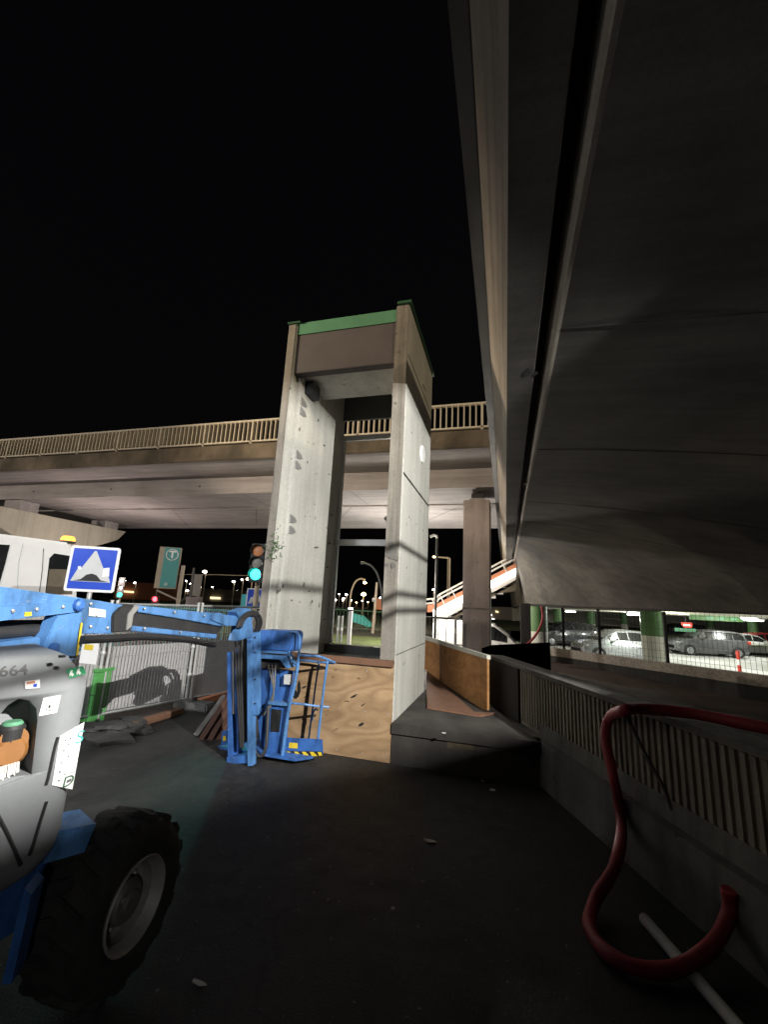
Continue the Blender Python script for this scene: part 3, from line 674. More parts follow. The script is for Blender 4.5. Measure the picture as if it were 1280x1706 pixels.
# red hose, white pole
hz = [gz(1400, 1232, 1.06), gz(1280, 1213, 1.06), gz(1150, 1188, 1.06), gz(1065, 1181, 1.06)]
face = lambda u, v, off: gp(u, v, wp(3, off, 0), wn)
hz += [gz(1038, 1184, 1.06), face(1016, 1196, -.02), face(1009, 1230, .03), face(1022, 1290, .05), face(1036, 1370, .06), gz(1026, 1440, .22), gz(992, 1500, .07), gz(985, 1550, .045), gz(1030, 1600, .045), gz(1110, 1617, .05), gz(1180, 1583, .10), gz(1215, 1525, .20), gz(1216, 1482, .32)]
hq = gz(1030, 1600, 0); hpath = smooth_path(hz, 26); hrad = [.0335 + .0014 * (k % 2) + .0012 * math.sin(k * .23) for k in range(len(hpath))]; hrad[-6:] = [.036, .037, .037, .037, .036, .034]
tag(MB().tube(hpath, hrad, 14).build('red_hose', 'hose_red', smooth=True, org=hq), 'thick red hose hung over the ribbed wall and curled on the ground', 'hose')
a, b_ = gz(1075, 1532, .03), gz(1240, 1722, .03)
b_ = a + (b_ - a) * 1.15
pp = thing('white_pole', 'white pole lying on the dark ground under the red hose', 'pole', a)
MB().cyl(a, b_, .028, 14).build('tube', 'pole_white', pp, True)
MB().cyl(a - (b_ - a).normalized() * .012, a, .025, 14, .028).build('end_cap', 'litter_white', pp, True)
h2 = [gd(u, v, 17.5) for u, v in ((903, 1010), (905, 1030), (897, 1052), (885, 1068), (876, 1076), (874, 1090))]
tag(MB().tube(smooth_path(h2, 6), .05, 10).build('red_hose', 'hose_red', smooth=True, org=h2[-1]), 'red hose hanging down beside the green topped column far back', 'hose')

# ------------------------------------------------------------------ boom lift
LF = thing('boom_lift', 'blue articulated boom lift with grey cover, knobbly tyre and folded work cage', 'boom lift', (-1.9, 1.7, 0))
E0 = gd(153, 1140, 1.8); E0.z = 0
ca = Vector((-.40, -.917, 0)).normalized(); cn = Vector((ca.y, -ca.x, 0))        # ca runs back, cn inwards
if cn.x > 0: cn = -cn
def cp(a_, n_, z): return E0 + ca * a_ + cn * n_ + Vector((0, 0, z))
levels = [(.56, .16), (.60, .09), (.65, .04), (.71, .01), (.78, 0), (1.00, 0), (1.27, 0), (1.30, .004), (1.355, .045), (1.38, .062), (1.392, .085), (1.395, .12)]
CL, CW = 1.35, .95
def ringpts(z, ins):
    r_ = .07; P = []
    for (ax, ny, a0) in ((r_, r_, 180), (CL - r_, r_, 270), (CL - r_, CW - r_, 0), (r_, CW - r_, 90)):
        for k in range(5):
            an = R(a0 + k * 22.5); rr = max(.005, r_ - 0)
            x = ax + math.cos(an) * rr; y = ny + math.sin(an) * rr
            x += ins * (1 if x < CL / 2 else -1); y += ins * (1 if y < CW / 2 else -1)
            bulge = .05 * math.sin(math.pi * min(1, max(0, (x) / CL))) if y < CW / 2 else 0
            P.append(cp(x, y - 0 * bulge, z))
    return P
vs, fs = [], []; n = 20
for z, ins in levels: vs += ringpts(z, ins)
for i in range(len(levels) - 1):
    for j in range(n): fs.append((i * n + j, i * n + (j + 1) % n, (i + 1) * n + (j + 1) % n, (i + 1) * n + j))
fs += [tuple(range(n)), tuple((len(levels) - 1) * n + j for j in range(n))]
cov = MB().add(vs, fs).build('turntable_cover', 'cover_grey', LF, True, flat_angle=50)
pl0 = cp(0, 0, 0)
def sd(u, v, out=.002): return gp(u, v, pl0 - cn * out, cn)
# arched recess cut into the cover
arch = [sd(u, v, 0) for u, v in ((-40, 1302), (52, 1290), (62, 1200), (60, 1180), (48, 1167), (30, 1164), (12, 1175), (-4, 1195), (-20, 1215), (-40, 1240))]
cut = MB().prism([q - cn * .05 for q in arch], cn * .17).build('cut', 'cover_grey', LF, bevel=.0)
bo = cov.modifiers.new('b', 'BOOLEAN'); bo.object = cut; bo.operation = 'DIFFERENCE'; bo.solver = 'EXACT'
bpy.context.view_layer.update()
me = bpy.data.meshes.new_from_object(cov.evaluated_get(bpy.context.evaluated_depsgraph_get()))
cov.modifiers.clear(); cov.data = me; bpy.data.objects.remove(cut)
kx = sd(18, 1232, -.06)
MB().cyl(kx + cn * .04, kx - cn * .03, .045, 20).build('amber_knob', 'amber_cap', cov, True)
kx = sd(14, 1251, -.05); MB().lathe([(.052, 0), (.055, .03), (.04, .05)], kx + cn * .02, -cn, 20).build('filler_cap', 'amber_cap', cov, True)
kx = sd(17, 1222, -.06); MB().lathe([(.04, 0), (.042, .05), (.035, .06)], kx - Vector((0, 0, .03)), (0, 0, 1), 18).build('black_knob', 'black_plastic', cov, True)
kx = sd(20, 1208, -.06); MB().lathe([(.03, 0), (.032, .02), (.026, .028)], kx - Vector((0, 0, .014)), (0, 0, 1), 18).build('green_button', 'green_flash', cov, True)
def sticker(name, m, quad, out=.002, parent=None): return MB().prism([sd(u, v, out) for u, v in quad], -cn * .001).build(name, m, parent or cov)
sx = (sd(100, 1150) - sd(20, 1157)).normalized(); sy = Vector((0, 0, 1))
# upper band (slanted): plane fitted to the sloping shoulder
shn = (cn * .055 + Vector((0, 0, 0))).normalized()
def sh(u, v, out=.003):
    N_ = (cn * .055 - Vector((0, 0, .045))).normalized(); p0 = cp(.3, .005, 1.30) - N_ * out
    return gp(u, v, p0, N_)
st = MB().prism([sh(u, v) for u, v in ((110, 1115), (138, 1110), (143, 1122), (115, 1131))], -cn * .001).build('green_sticker', 'green_sticker', cov)
pg = MB()
for dx in (0, 12):
    pg.prism([sh(u + dx, v - dx * .22, .005) for u, v in ((117, 1117), (121, 1116), (120, 1120), (123, 1124), (120, 1127), (117, 1124), (116, 1128), (115, 1124))], -cn * .0006)
pg.build('pictogram', 'sign_white', st)
text_obj('stencil_number', '664', .055, 'slab_grey', sh(22, 1118, .004), sh(60, 1115) - sh(10, 1119), cn * .041 + Vector((0, 0, .055)), cov, 0, .001)
w1 = sticker('white_sticker', 'sign_white', ((72, 1163), (101, 1158), (94, 1187), (64, 1193)))
MB().tube([sd(u, v, .0035) for u, v in ((76, 1175), (76, 1182), (84, 1184), (90, 1178))], .0016, 5).build('pictogram', 'sign_black', w1)
MB().prism([sd(u, v, .0035) for u, v in ((80, 1175), (84, 1174), (84, 1179), (80, 1180))], -cn * .0005).build('pictogram', 'sign_black', w1)
w2 = sticker('pale_label', 'sign_white', ((41, 1135), (66, 1132), (66, 1146), (41, 1148)))
MB().prism([sd(u, v, .0035) for u, v in ((44, 1136), (58, 1134), (58, 1138), (44, 1140))], -cn * .0005).build('print', 'brick_panel', w2)
MB().prism([sd(u, v, .0035) for u, v in ((55, 1140), (61, 1139), (61, 1144), (55, 1145))], -cn * .0005).build('print', 'sign_blue', w2)
dpl = sticker('data_plate', 'sign_white', ((100, 1226), (140, 1203), (120, 1315), (86, 1308)))
ln = MB()
for (u, v, w, h) in ((108, 1232, 3, 4), (116, 1229, 3, 4), (104, 1250, 4, 3), (112, 1260, 3, 3), (96, 1300, 4, 3), (105, 1290, 5, 2), (101, 1270, 3, 3), (98, 1285, 3, 4), (112, 1240, 3, 3), (121, 1262, 7, 1.2), (120, 1268, 8, 1.2), (119, 1274, 8, 1.2), (117, 1281, 9, 1.2), (116, 1288, 9, 1.2), (111, 1300, 8, 5)):
    ln.prism([sd(u, v, .0035), sd(u + w, v - w * .45, .0035), sd(u + w - h * .2, v - w * .45 + h, .0035), sd(u - h * .2, v + h, .0035)], -cn * .0005)
ln.build('print', 'slab_grey', dpl)
text_obj('letter', 'S', .06, 'teal', sd(130, 1230, .004), sd(140, 1226) - sd(120, 1234), sy, dpl, .3)
text_obj('letter', 'D', .05, 'dark_green', sd(111, 1303, .004), sd(118, 1300) - sd(104, 1306), sy, dpl, .3)
gvs = MB()
for P in (((96, 1228), (91, 1245), (80, 1295), (76, 1308)), ((77, 1335), (66, 1370), (54, 1410), (48, 1425)), ((-6, 1355), (10, 1385), (25, 1418), (33, 1442))):
    gvs.tube([sd(u, v, .0005) for u, v in P], .006, 6)
gvs.build('groove', 'black_plastic', cov)
ws = MB()
for k in range(7): ws.prism([sd(u, v, .0025) for u, v in ((k * 5 - 2, 1278 - k * 1.5), (k * 5 + 2, 1277 - k * 1.5), (k * 5 + 1 - (k % 3), 1298 - k * 2 + (k % 2) * 5), (k * 5 - 4, 1300 - k * 2))], -cn * .0006)
ws.build('white_scuff', 'litter_white', cov)
bl = MB()
for u, v in ((103, 1093), (121, 1094)): bl.box(*sum(([q - .008, q + .008] for q in gz(u, v, 1.40)[:2]), []), 1.395, 1.403)
bl.build('bolt', 'sign_black', cov)
# chassis, axle and wheel
WC = Vector((-1.54, 1.80, .345)); wax = Vector((math.cos(R(2)), math.sin(R(2)) * -1 + .10, 0)).normalized()
ch = MB(); ch.prism([(-2.5, .5, .36), (-1.86, .5, .36), (-1.80, 1.62, .36), (-2.5, 1.75, .36)], (0, 0, .22))
ch.build('chassis', 'lift_blue_dark', LF, bevel=.01)
MB().prism([WC + Vector((-.75, -.10, .02)), WC + Vector((-.2, -.10, .02)), WC + Vector((-.2, .10, .02)), WC + Vector((-.75, .10, .02))], (0, 0, .16)).build('axle', 'lift_blue_dark', LF)
gq = [gd(u, v, 1.93) for u, v in ((92, 1385), (160, 1372), (140, 1420), (70, 1440))]
MB().prism(gq, (-.2, .1, -.02)).build('mudguard', 'lift_blue', LF)
fr = [gd(u, v, 1.7) for u, v in ((40, 1480), (52, 1490), (18, 1640), (2, 1640))]
MB().prism(fr, (-.05, .08, 0)).build('outrigger_plate', 'lift_blue_dark', LF)
WK = .885                                                  # tyre size
TW = .26
wh = MB().lathe([(r_ * WK, h_) for r_, h_ in [(.17, -TW + .02), (.27, -TW - .005), (.33, -TW + .01), (.338, -TW + .05), (.338, -.03), (.325, -.004), (.29, .014), (.24, .016), (.20, .004), (.188, -.006)]], WC, wax, 44, caps=False).build('wheel', 'rubber', LF, True)
lug = MB(); u_ = Vector((0, 0, 1)); l_ = wax.cross(u_).normalized()
def wpt(an, r_, h): return WC + wax * h + (l_ * math.cos(an) + u_ * math.sin(an)) * r_ * WK
for k in range(17):
    for sg in (0, 1):
        a0 = 2 * math.pi * (k + .5 * sg) / 17; d = .20
        if sg: h0, h1 = .002, -TW * .60
        else: h0, h1 = -TW - .002, -TW * .40
        r0, r1 = .305, .365
        base = [wpt(a0, r0, h0), wpt(a0 + d, r0, h0), wpt(a0 + d + .16, .33, h1), wpt(a0 + .18, .33, h1)]
        e = -.012 if sg else .012
        tp_ = [wpt(a0 + .015, r1 - .006, h0 + e), wpt(a0 + d - .015, r1 - .006, h0 + e), wpt(a0 + d + .14, r1, h1), wpt(a0 + .20, r1, h1)]
        lug.add(base + tp_, [(0, 3, 2, 1), (4, 5, 6, 7), (0, 1, 5, 4), (1, 2, 6, 5), (2, 3, 7, 6), (3, 0, 4, 7)])
lug.build('tread', 'rubber', wh, bevel=.006)
rim = MB().lathe([(r_ * WK, h_) for r_, h_ in [(.176, -.20), (.180, -.04), (.186, -.004), (.192, .006), (.186, .012), (.174, .002), (.166, -.03), (.158, -.038), (.152, -.085), (.135, -.10), (.09, -.105), (.085, -.16)]], WC, wax, 44, caps=False).build('rim', 'rim_metal', wh, True)
MB().lathe([(r_ * WK, h_) for r_, h_ in [(.092, -.12), (.092, -.045), (.08, -.03), (.05, -.026), (.045, -.012), (.02, -.008)]], WC, wax, 28).build('hub', 'hub_metal', wh, True)
nb = MB()
for k in range(8): MB().lathe([(.011, 0), (.011, .016), (.007, .022)], wpt(k * math.pi / 4 + .2, .115, -.103), wax, 6).build('wheel_nut', 'rim_metal', wh)
MB().lathe([(.012, 0), (.012, .012)], wpt(.6, .06, -.03), wax, 8).build('hub_plug', 'rim_metal', wh)

# upper works: everything in the boom's own vertical plane
b0, b1 = Vector((-2.53, 4.22, 0)), Vector((-1.98, 1.0, 0)); bd = (b1 - b0).normalized(); bn = Vector((-bd.y, bd.x, 0))
if bn.x < 0: bn = -bn                                     # towards the viewer's right
def bp(u, v, off=0): return gp(u, v, b0 + bn * off, bn)
def plate(name, m, px, off, th, parent=LF, bev=.004): return MB().prism([bp(u, v, off) for u, v in px], -bn * th).build(name, m, parent, bevel=bev)
mb_ = plate('main_boom', 'lift_blue', ((-60, 969), (0, 977), (139, 997), (131, 1020), (0, 1035), (-60, 1042)), 0, .19)
plate('flange', 'lift_blue', ((-60, 1017), (0, 1011), (100, 1003), (137, 1001), (133, 1019), (0, 1034.5), (-60, 1041)), .012, .011, mb_, 0)
pin = bp(128, 1008, .012); MB().lathe([(.03, 0), (.03, .02), (.018, .03)], pin, bn, 16).build('pivot_pin', 'lift_blue_dark', mb_)
plate('boom_head', 'lift_blue', ((138.5, 996.5), (206, 1008), (189, 1035), (187, 1056), (139, 1056), (134, 1020)), -.003, .19)
up_ = plate('link_arm', 'lift_blue', ((96, 1026), (138, 1019), (136, 1082), (122, 1100), (62, 1100)), .008, .07)
pin = bp(87, 1081, .008); MB().lathe([(.028, 0), (.028, .015), (.012, .02)], pin, bn, 16).build('pivot_pin', 'lift_blue_dark', up_)
ys_ = MB().prism([bp(u, v, .02) for u, v in ((135, 1038), (137.5, 1037.5), (130, 1092), (127, 1092))], -bn * .004).build('safety_strip', 'yellow_label', up_)
plate('lower_arm', 'lift_blue', ((-60, 1079), (68, 1061), (66, 1086), (-60, 1090)), -.01, .12)
MB().cyl(bp(-60, 1056, -.08), bp(70, 1050, -.08), .03, 14).build('lift_cylinder', 'black_plastic', LF, True)
MB().cyl(bp(-60, 1046, -.12), bp(90, 1042, -.12), .03, 14).build('lift_cylinder', 'black_plastic', LF, True)
plate('boom_collar', 'black_plastic', ((189, 1024), (203, 1010), (226, 1007), (232, 1012), (218, 1052), (188, 1054)), .012, .22, LF, .006)
plate('wear_pad', 'rim_metal', ((214, 1024), (226, 1008), (233, 1011), (222, 1024), (219, 1044), (211, 1050)), .02, .02, LF, 0)
jb = plate('jib', 'lift_blue', ((224, 1008), (394, 1026), (399, 1040), (367, 1043), (296, 1030), (226, 1019)), -.01, .13)
plate('jib_tube', 'black_plastic', ((222, 1019), (296, 1030), (372, 1043), (362, 1057), (218, 1044)), -.03, .09, LF)
plate('jib_channel', 'lift_blue', ((216, 1042), (362, 1057), (360, 1064), (217, 1051)), -.008, .13, LF)
plate('jib_head', 'lift_blue', ((352, 1023), (370, 1021), (372, 1026), (398, 1029), (404, 1042), (378, 1043), (352, 1033)), .004, .15, LF)
MB().tube(smooth_path([bp(135, 1066, .03), bp(180, 1064, .03), bp(244, 1061, .03), bp(310, 1066, .03), bp(352, 1074, .03), bp(357, 1074, 0)], 5), [.022] * 26, 10).build('hose_bundle', 'black_plastic', LF, True)
for i, (du, dv) in enumerate(((0, 0), (3, 3), (-3, 4))):
    MB().tube(smooth_path([bp(398 + du, 1042 + dv, .02), bp(404 + du, 1028 + dv, .03), bp(416 + du, 1020 + dv, .03), bp(428 + du, 1022 + dv, .03), bp(432 + du, 1034 + dv, .03), bp(428 + du, 1048 + dv, .0)], 5), .016, 8).build('loop_hose', 'black_plastic', LF, True)
plate('elbow', 'lift_blue', ((394, 1020), (412, 1013), (424, 1018), (420, 1034), (422, 1060), (396, 1068), (404, 1040)), .01, .1, LF)
for k, (u, v) in enumerate(((20, 1018), (60, 1015), (104, 1011), (150, 1006), (150, 1044), (178, 1046), (160, 1025), (240, 1014), (290, 1020), (340, 1026), (240, 1047), (300, 1053))):
    MB().lathe([(.009, 0), (.009, .006), (.005, .009)], bp(u, v, .013 if k < 3 else .0), bn, 6).build('bolt', 'steel', LF)
MB().prism([bp(u, v, .001) for u, v in ((148, 1012), (176, 1016), (175, 1029), (147, 1026))], bn * .001).build('warning_label', 'sign_grey', LF)
MB().prism([bp(u, v, .0135) for u, v in ((40, 1020), (52, 1019), (52, 1026), (40, 1027))], bn * .001).build('warning_label', 'yellow_label', LF)
# folded parallelogram (vertical)
YJ = 4.2
def jy(u, v, d=0): return gy(u, v, YJ + d)
def slab_y(name, m, px, d, th, parent=LF, bev=.003): return MB().prism([jy(u, v, d) for u, v in px], (0, th, 0)).build(name, m, parent, bevel=bev)
v1 = slab_y('upright', 'lift_blue', ((411, 1054), (420, 1054), (420.5, 1276), (412, 1277)), -.03, .07)
v2 = slab_y('upright', 'lift_blue', ((421.5, 1048), (429, 1048), (429, 1180), (426, 1192), (421.5, 1190)), -.01, .07)
bl = MB()
for v in (1062, 1087, 1132, 1172): q = jy(425, v, -.012); bl.cyl(q, q + Vector((0, -.008, 0)), .009, 8)
bl.build('bolt', 'sign_black', v2)
q1 = MB(); 
for v in (1060, 1068): q = jy(416, v, -.032); q1.cyl(q, q + Vector((0, -.012, 0)), .016, 10)
q1.build('bolt', 'lift_blue_dark', v1)
slab_y('upright', 'lift_blue_dark', ((378, 1087), (386, 1085), (387, 1268), (379, 1270)), .04, .07)
slab_y('upright', 'lift_blue_dark', ((390, 1080), (397, 1078), (397, 1262), (391, 1264)), .1, .07)
slab_y('chrome_rod', 'steel', ((386.5, 1085), (389, 1085), (389.5, 1190), (387, 1190)), .03, .02)
slab_y('jib_cylinder', 'black_plastic', ((396, 1062), (410, 1058), (410, 1235), (404, 1240), (397, 1236)), .06, .07)
slab_y('foot_beam', 'lift_blue_dark', ((377, 1262), (412, 1258), (412, 1272), (378, 1273)), 0, .1)
slab_y('foot_plate', 'lift_blue_dark', ((362, 1243), (380, 1246), (380, 1252), (362, 1250)), .35, .14)
slab_y('foot_bracket', 'lift_blue_dark', ((369, 1219), (378, 1217), (379, 1246), (368, 1246)), .36, .1)
slab_y('yellow_label', 'yellow_label', ((371, 1226), (376, 1225), (377, 1234), (371, 1235)), .352, .006)
for k in range(3): MB().tube(smooth_path([jy(392 + k * 6, 1062, -.01 + k * .015), jy(394 + k * 4, 1120, -.02), jy(398 + k * 3, 1190, -.02), jy(401 + k * 2, 1245, .0)], 5), .012, 7).build('cable', 'black_plastic', LF, True)
MB().tube(smooth_path([jy(424, 1185, .06), jy(428, 1215, .06), jy(424, 1248, .05), jy(434, 1260, .05), jy(443, 1245, .07), jy(445, 1215, .09), jy(447, 1180, .12)], 6), .018, 8).build('hose', 'black_plastic', LF, True)
# work cage
CG = MB().prism([(-2.95, 4.36, .05), (-2.06, 4.36, .05), (-1.93, 4.5, .05), (-1.93, 4.70, .05), (-2.06, 4.78, .05), (-2.95, 4.78, .05)], (0, 0, .025)).build('work_cage', 'lift_blue_dark', LF)
YC = 4.42
def cy(u, v, y=YC): return gy(u, v, y)
def slab_c(name, m, px, y, th, bev=.003, parent=None): return MB().prism([cy(u, v, y) for u, v in px], (0, th, 0)).build(name, m, parent or CG, bevel=bev)
slab_c('console_hood', 'lift_blue_dark', ((428, 1051), (434, 1049.5), (487, 1051.5), (489, 1056), (486, 1078), (484, 1087), (428, 1083)), YC - .02, .26, .02)
slab_c('console_trim', 'lift_blue', ((428, 1083.5), (477, 1086), (478, 1090), (428, 1087)), YC - .04, .05)
slab_c('console_shelf', 'lift_blue', ((428, 1090), (474, 1093), (478, 1100), (480, 1114), (476, 1113), (466, 1099), (428, 1096.5)), YC - .05, .2)
slab_c('back_plate', 'lift_blue_dark', ((428, 1113), (489, 1118), (482, 1172), (470, 1260), (437, 1258), (428, 1200)), YC + .08, .03)
slab_c('shelf_shadow_box', 'black_plastic', ((428, 1097), (465, 1099.5), (474, 1113), (428, 1113)), YC + .03, .14)
slab_c('lower_plate', 'lift_blue_dark', ((446, 1170), (480, 1176), (472, 1261), (438, 1258)), YC + .02, .05)
slab_c('opening', 'sign_black', ((452, 1181), (469, 1183), (465, 1220), (450, 1219)), YC + .015, .004)
slab_c('manual_box', 'sign_grey', ((473, 1124), (484, 1124), (483, 1141), (472, 1140)), YC + .02, .05)
slab_c('ledge', 'lift_blue', ((446, 1168), (481, 1172), (480, 1177), (446, 1174)), YC - .02, .1)
def tube_c(name, px, r, y=YC, parent=None): return MB().tube(smooth_path([cy(u, v, yy) for (u, v, yy) in px], 5), r, 8).build(name, 'lift_blue', parent or CG, True)
tube_c('grab_loop', ((483, 1053, 4.4), (493, 1053.5, 4.4), (499, 1060, 4.4), (499, 1075, 4.4), (496, 1103, 4.4), (490, 1104, 4.4), (484, 1097, 4.4), (481, 1085, 4.4)), .013)
tube_c('rail_post', ((497, 1103, 4.4), (490, 1145, 4.4), (483, 1172, 4.4), (476, 1215, 4.4), (470, 1261, 4.4)), .018)
tube_c('top_rail', ((497, 1091, 4.46), (515, 1092.5, 4.46), (533, 1094, 4.46), (558, 1104, 4.70)), .013)
tube_c('top_rail', ((497, 1100, 4.74), (514, 1101, 4.74), (530, 1103, 4.74), (556, 1105, 4.70)), .013)
tube_c('rail_post', ((532, 1102, 4.72), (526, 1140, 4.72), (521, 1180, 4.72), (514, 1232, 4.72)), .011)
tube_c('rail_post', ((546, 1101, 4.56), (539, 1150, 4.56), (534, 1195, 4.56), (527, 1255, 4.56)), .014)
tube_c('mid_rail', ((484, 1171, 4.44), (510, 1174, 4.48), (530, 1176.5, 4.56), (548, 1178, 4.62)), .012)
tube_c('rail_brace', ((529, 1183, 4.6), (526, 1181, 4.64), (522, 1187, 4.7), (520, 1200, 4.72)), .01)
tb = slab_c('toe_board', 'lift_blue_dark', ((475, 1229), (537, 1232), (538, 1256), (515, 1266), (470, 1262)), 4.5, .012)
hs = MB()
for k in range(5):
    u = 477 + k * 13
    hs.prism([cy(u, 1252 + k * .2, 4.4985), cy(u + 6, 1252 + k * .2, 4.4985), cy(min(u + 13, 537), 1262.5 - k * 1.0, 4.4985), cy(u + 7 - k, 1262.5 - k * .8, 4.4985)], (0, -.001, 0))
hb = MB().prism([cy(u, v, 4.4995) for u, v in ((476, 1251), (537, 1252), (537, 1257), (516, 1264), (474, 1262))], (0, -.0006, 0)).build('hazard_stripes', 'sign_black', tb)
hs.build('hazard_stripes', 'yellow_label', tb)
MB().prism([cy(u, v, 4.499) for u, v in ((482, 1237), (496, 1238), (496, 1247), (481, 1246))], (0, -.001, 0)).build('yellow_label', 'yellow_label', tb)
for k in range(3): MB().tube(smooth_path([cy(447 + k * 6, 1108, 4.45), cy(452 + k * 3, 1130, 4.42), cy(456, 1152, 4.42), cy(452 - k * 2, 1175, 4.42), cy(437 + k, 1192, 4.42)], 5), .008, 6).build('cable', 'hub_metal', CG, True)

# rusty beams leaning behind the lift foot
for i, (u0, v0, u1, v1, m) in enumerate(((384, 1158, 338, 1232, 'rust'), (388, 1168, 351, 1236, 'rust'), (386, 1185, 364, 1240, 'rust'), (376, 1160, 330, 1224, 'grimy_concrete'))):
    a, b_ = gy(u1, v1, 4.72 + i * .02), gy(u0, v0, 5.0 + i * .03)
    lb = ['longest rusty steel beam leaning behind the lift foot', 'middle rusty steel beam leaning behind the blue uprights', 'short rusty steel beam nearest the blue uprights', 'grey board leaning leftmost beside the rusty beams'][i]
    tag(MB().bar(a, b_, .07, .05, (1, 0, 0)).bar(a + Vector((0, -.04, 0)), b_ + Vector((0, -.04, 0)), .02, .07, (1, 0, 0)).build('steel_beam' if i < 3 else 'leaning_board', m, org=a), lb, 'beam' if i < 3 else 'board', 'beams stacked behind the lift')

# ------------------------------------------------------------------ site fence at left
fa, fb_ = gz(158, 1205, 0), gz(375, 1163, 0); fd2 = (fb_ - fa).normalized(); LP = (gz(312, 1176, 0) - fa).length
def site_panel(p0, L_, label, H=1.52):
    t = thing('site_fence_panel', label, 'fence panel', p0, 'temporary fence panels along the street')
    q = lambda u, z: p0 + fd2 * u + Vector((0, 0, z))
    f_ = MB(); f_.cyl(q(.02, .03), q(.02, H), .02, 10); f_.cyl(q(L_ - .02, .03), q(L_ - .02, H), .02, 10); f_.cyl(q(.02, .10), q(L_ - .02, .10), .016, 8); f_.cyl(q(.02, H - .05), q(L_ - .02, H - .05), .016, 8)
    f_.build('frame', 'galvanised', t, True)
    w_ = MB(); u = .07
    while u < L_ - .04: w_.bar(q(u, .1), q(u, H - .05), .005, .005); u += .045
    for z in (.3, .55, .8, 1.05, 1.3): w_.bar(q(.02, z), q(L_ - .02, z), .006, .006)
    w_.build('wire_mesh', 'galvanised', t)
    MB().prism([q(.06, .12) - Vector((.02, -.01, 0)), q(L_ - .06, .12) - Vector((.02, -.01, 0)), q(L_ - .06, .92) - Vector((.02, -.01, 0)), q(.06, .92) - Vector((.02, -.01, 0))], (-.006, .002, 0)).build('dust_sheet', 'dust_sheet', t)
    ck = MB()
    for z in (.45, .85): ck.lathe([(.03, -.02), (.034, 0), (.03, .02)], q(L_ - .02, z), (0, 0, 1), 10)
    ck.build('clamp', 'galvanised', t)
    return t
site_panel(fa, LP, 'grey wire fence panel with dust sheet right behind the green cabinet')
site_panel(fa + fd2 * (LP + .03), 2.2, 'grey wire fence panel with dust sheet behind the blue lift uprights')
site_panel(fa - fd2 * 2.23, 2.2, 'wire fence panel hidden mostly behind the grey lift cover')
sl = thing('slab_pile', 'flat pile of broken grey slabs at the foot of the site fence', 'slab pile', gz(190, 1225, 0))
for i, (u, v, z, a, r) in enumerate(((172, 1234, .0, .3, .36), (214, 1217, .0, -.2, .34), (160, 1222, .045, .5, .26), (196, 1221, .04, .1, .34), (222, 1210, .045, -.4, .22), (182, 1226, .085, .9, .24))):
    q = gz(u, v, 0); n = 9; P = [q + Vector((math.cos(a + k * 6.283 / n) * r * random.uniform(.55, 1.15), math.sin(a + k * 6.283 / n) * r * random.uniform(.3, .75), z + random.uniform(0, .015))) for k in range(n)]
    MB().prism(P, (random.uniform(-.02, .02), random.uniform(-.02, .02), .036)).build('slab', 'slab_dark', sl)
ft = gz(322, 1181, 0); t = thing('fence_foot', 'black rubber fence foot under the joint of two fence panels', 'fence foot', ft)
MB().prism([ft + Vector(d) for d in ((-.3, -.1, 0), (.3, -.12, 0), (.33, .1, 0), (-.28, .12, 0))], (0, 0, .11)).build('block', 'slab_grey', t, bevel=.02)
MB().cyl(ft + Vector((0, 0, .11)), ft + Vector((0, 0, .16)), .035, 10).build('socket', 'rubber', t)
kq = [gz(250, 1200, .02), gz(390, 1160, .02)]
tag(MB().bar(gz(222, 1207, .05), gz(300, 1184, .05), .10, .07).build('kerb_bar', 'old_timber', org=gz(250, 1200, 0)), 'reddish bar along the foot of the site fence, standing in for a reflection', 'timber')  # bar coloured to stand in for a reddish reflected stripe
tag(MB().bar(gz(326, 1171, .06), gz(392, 1152, .06), .10, .08).build('kerb_bar', 'brick_panel', org=gz(355, 1165, 0)), 'orange kerb timber running behind the rusty beams', 'timber')
cbx = gz(163, 1206, 0) - Vector((.055, 0, 0)); cbx.z = 0; t = thing('green_cabinet', 'narrow green cabinet between the grey lift cover and wire fence', 'cabinet', cbx)
MB().box(cbx.x - .42, cbx.x + .02, cbx.y - .1, cbx.y + .12, 0, .62).build('body', 'green_box', t, bevel=.01)
MB().box(cbx.x - .44, cbx.x + .04, cbx.y - .12, cbx.y + .14, .621, .66).build('lid', 'green_box', t, bevel=.008)
MB().bar((cbx.x - .42, cbx.y - .102, .35), (cbx.x + .02, cbx.y - .102, .35), .004, .012).build('seam', 'dark_green', t)
nq = gd(148, 1086, 5.2); t = thing('notice_plate', 'small white notice with a yellow mark on the fence beside the link arm', 'notice', nq)
MB().box(nq.x - .12, nq.x + .12, nq.y, nq.y + .01, nq.z - .13, nq.z + .1).build('sheet', 'sign_white', t)
MB().box(nq.x - .08, nq.x + .05, nq.y - .003, nq.y - .001, nq.z + .02, nq.z + .08).build('print', 'yellow_label', t)

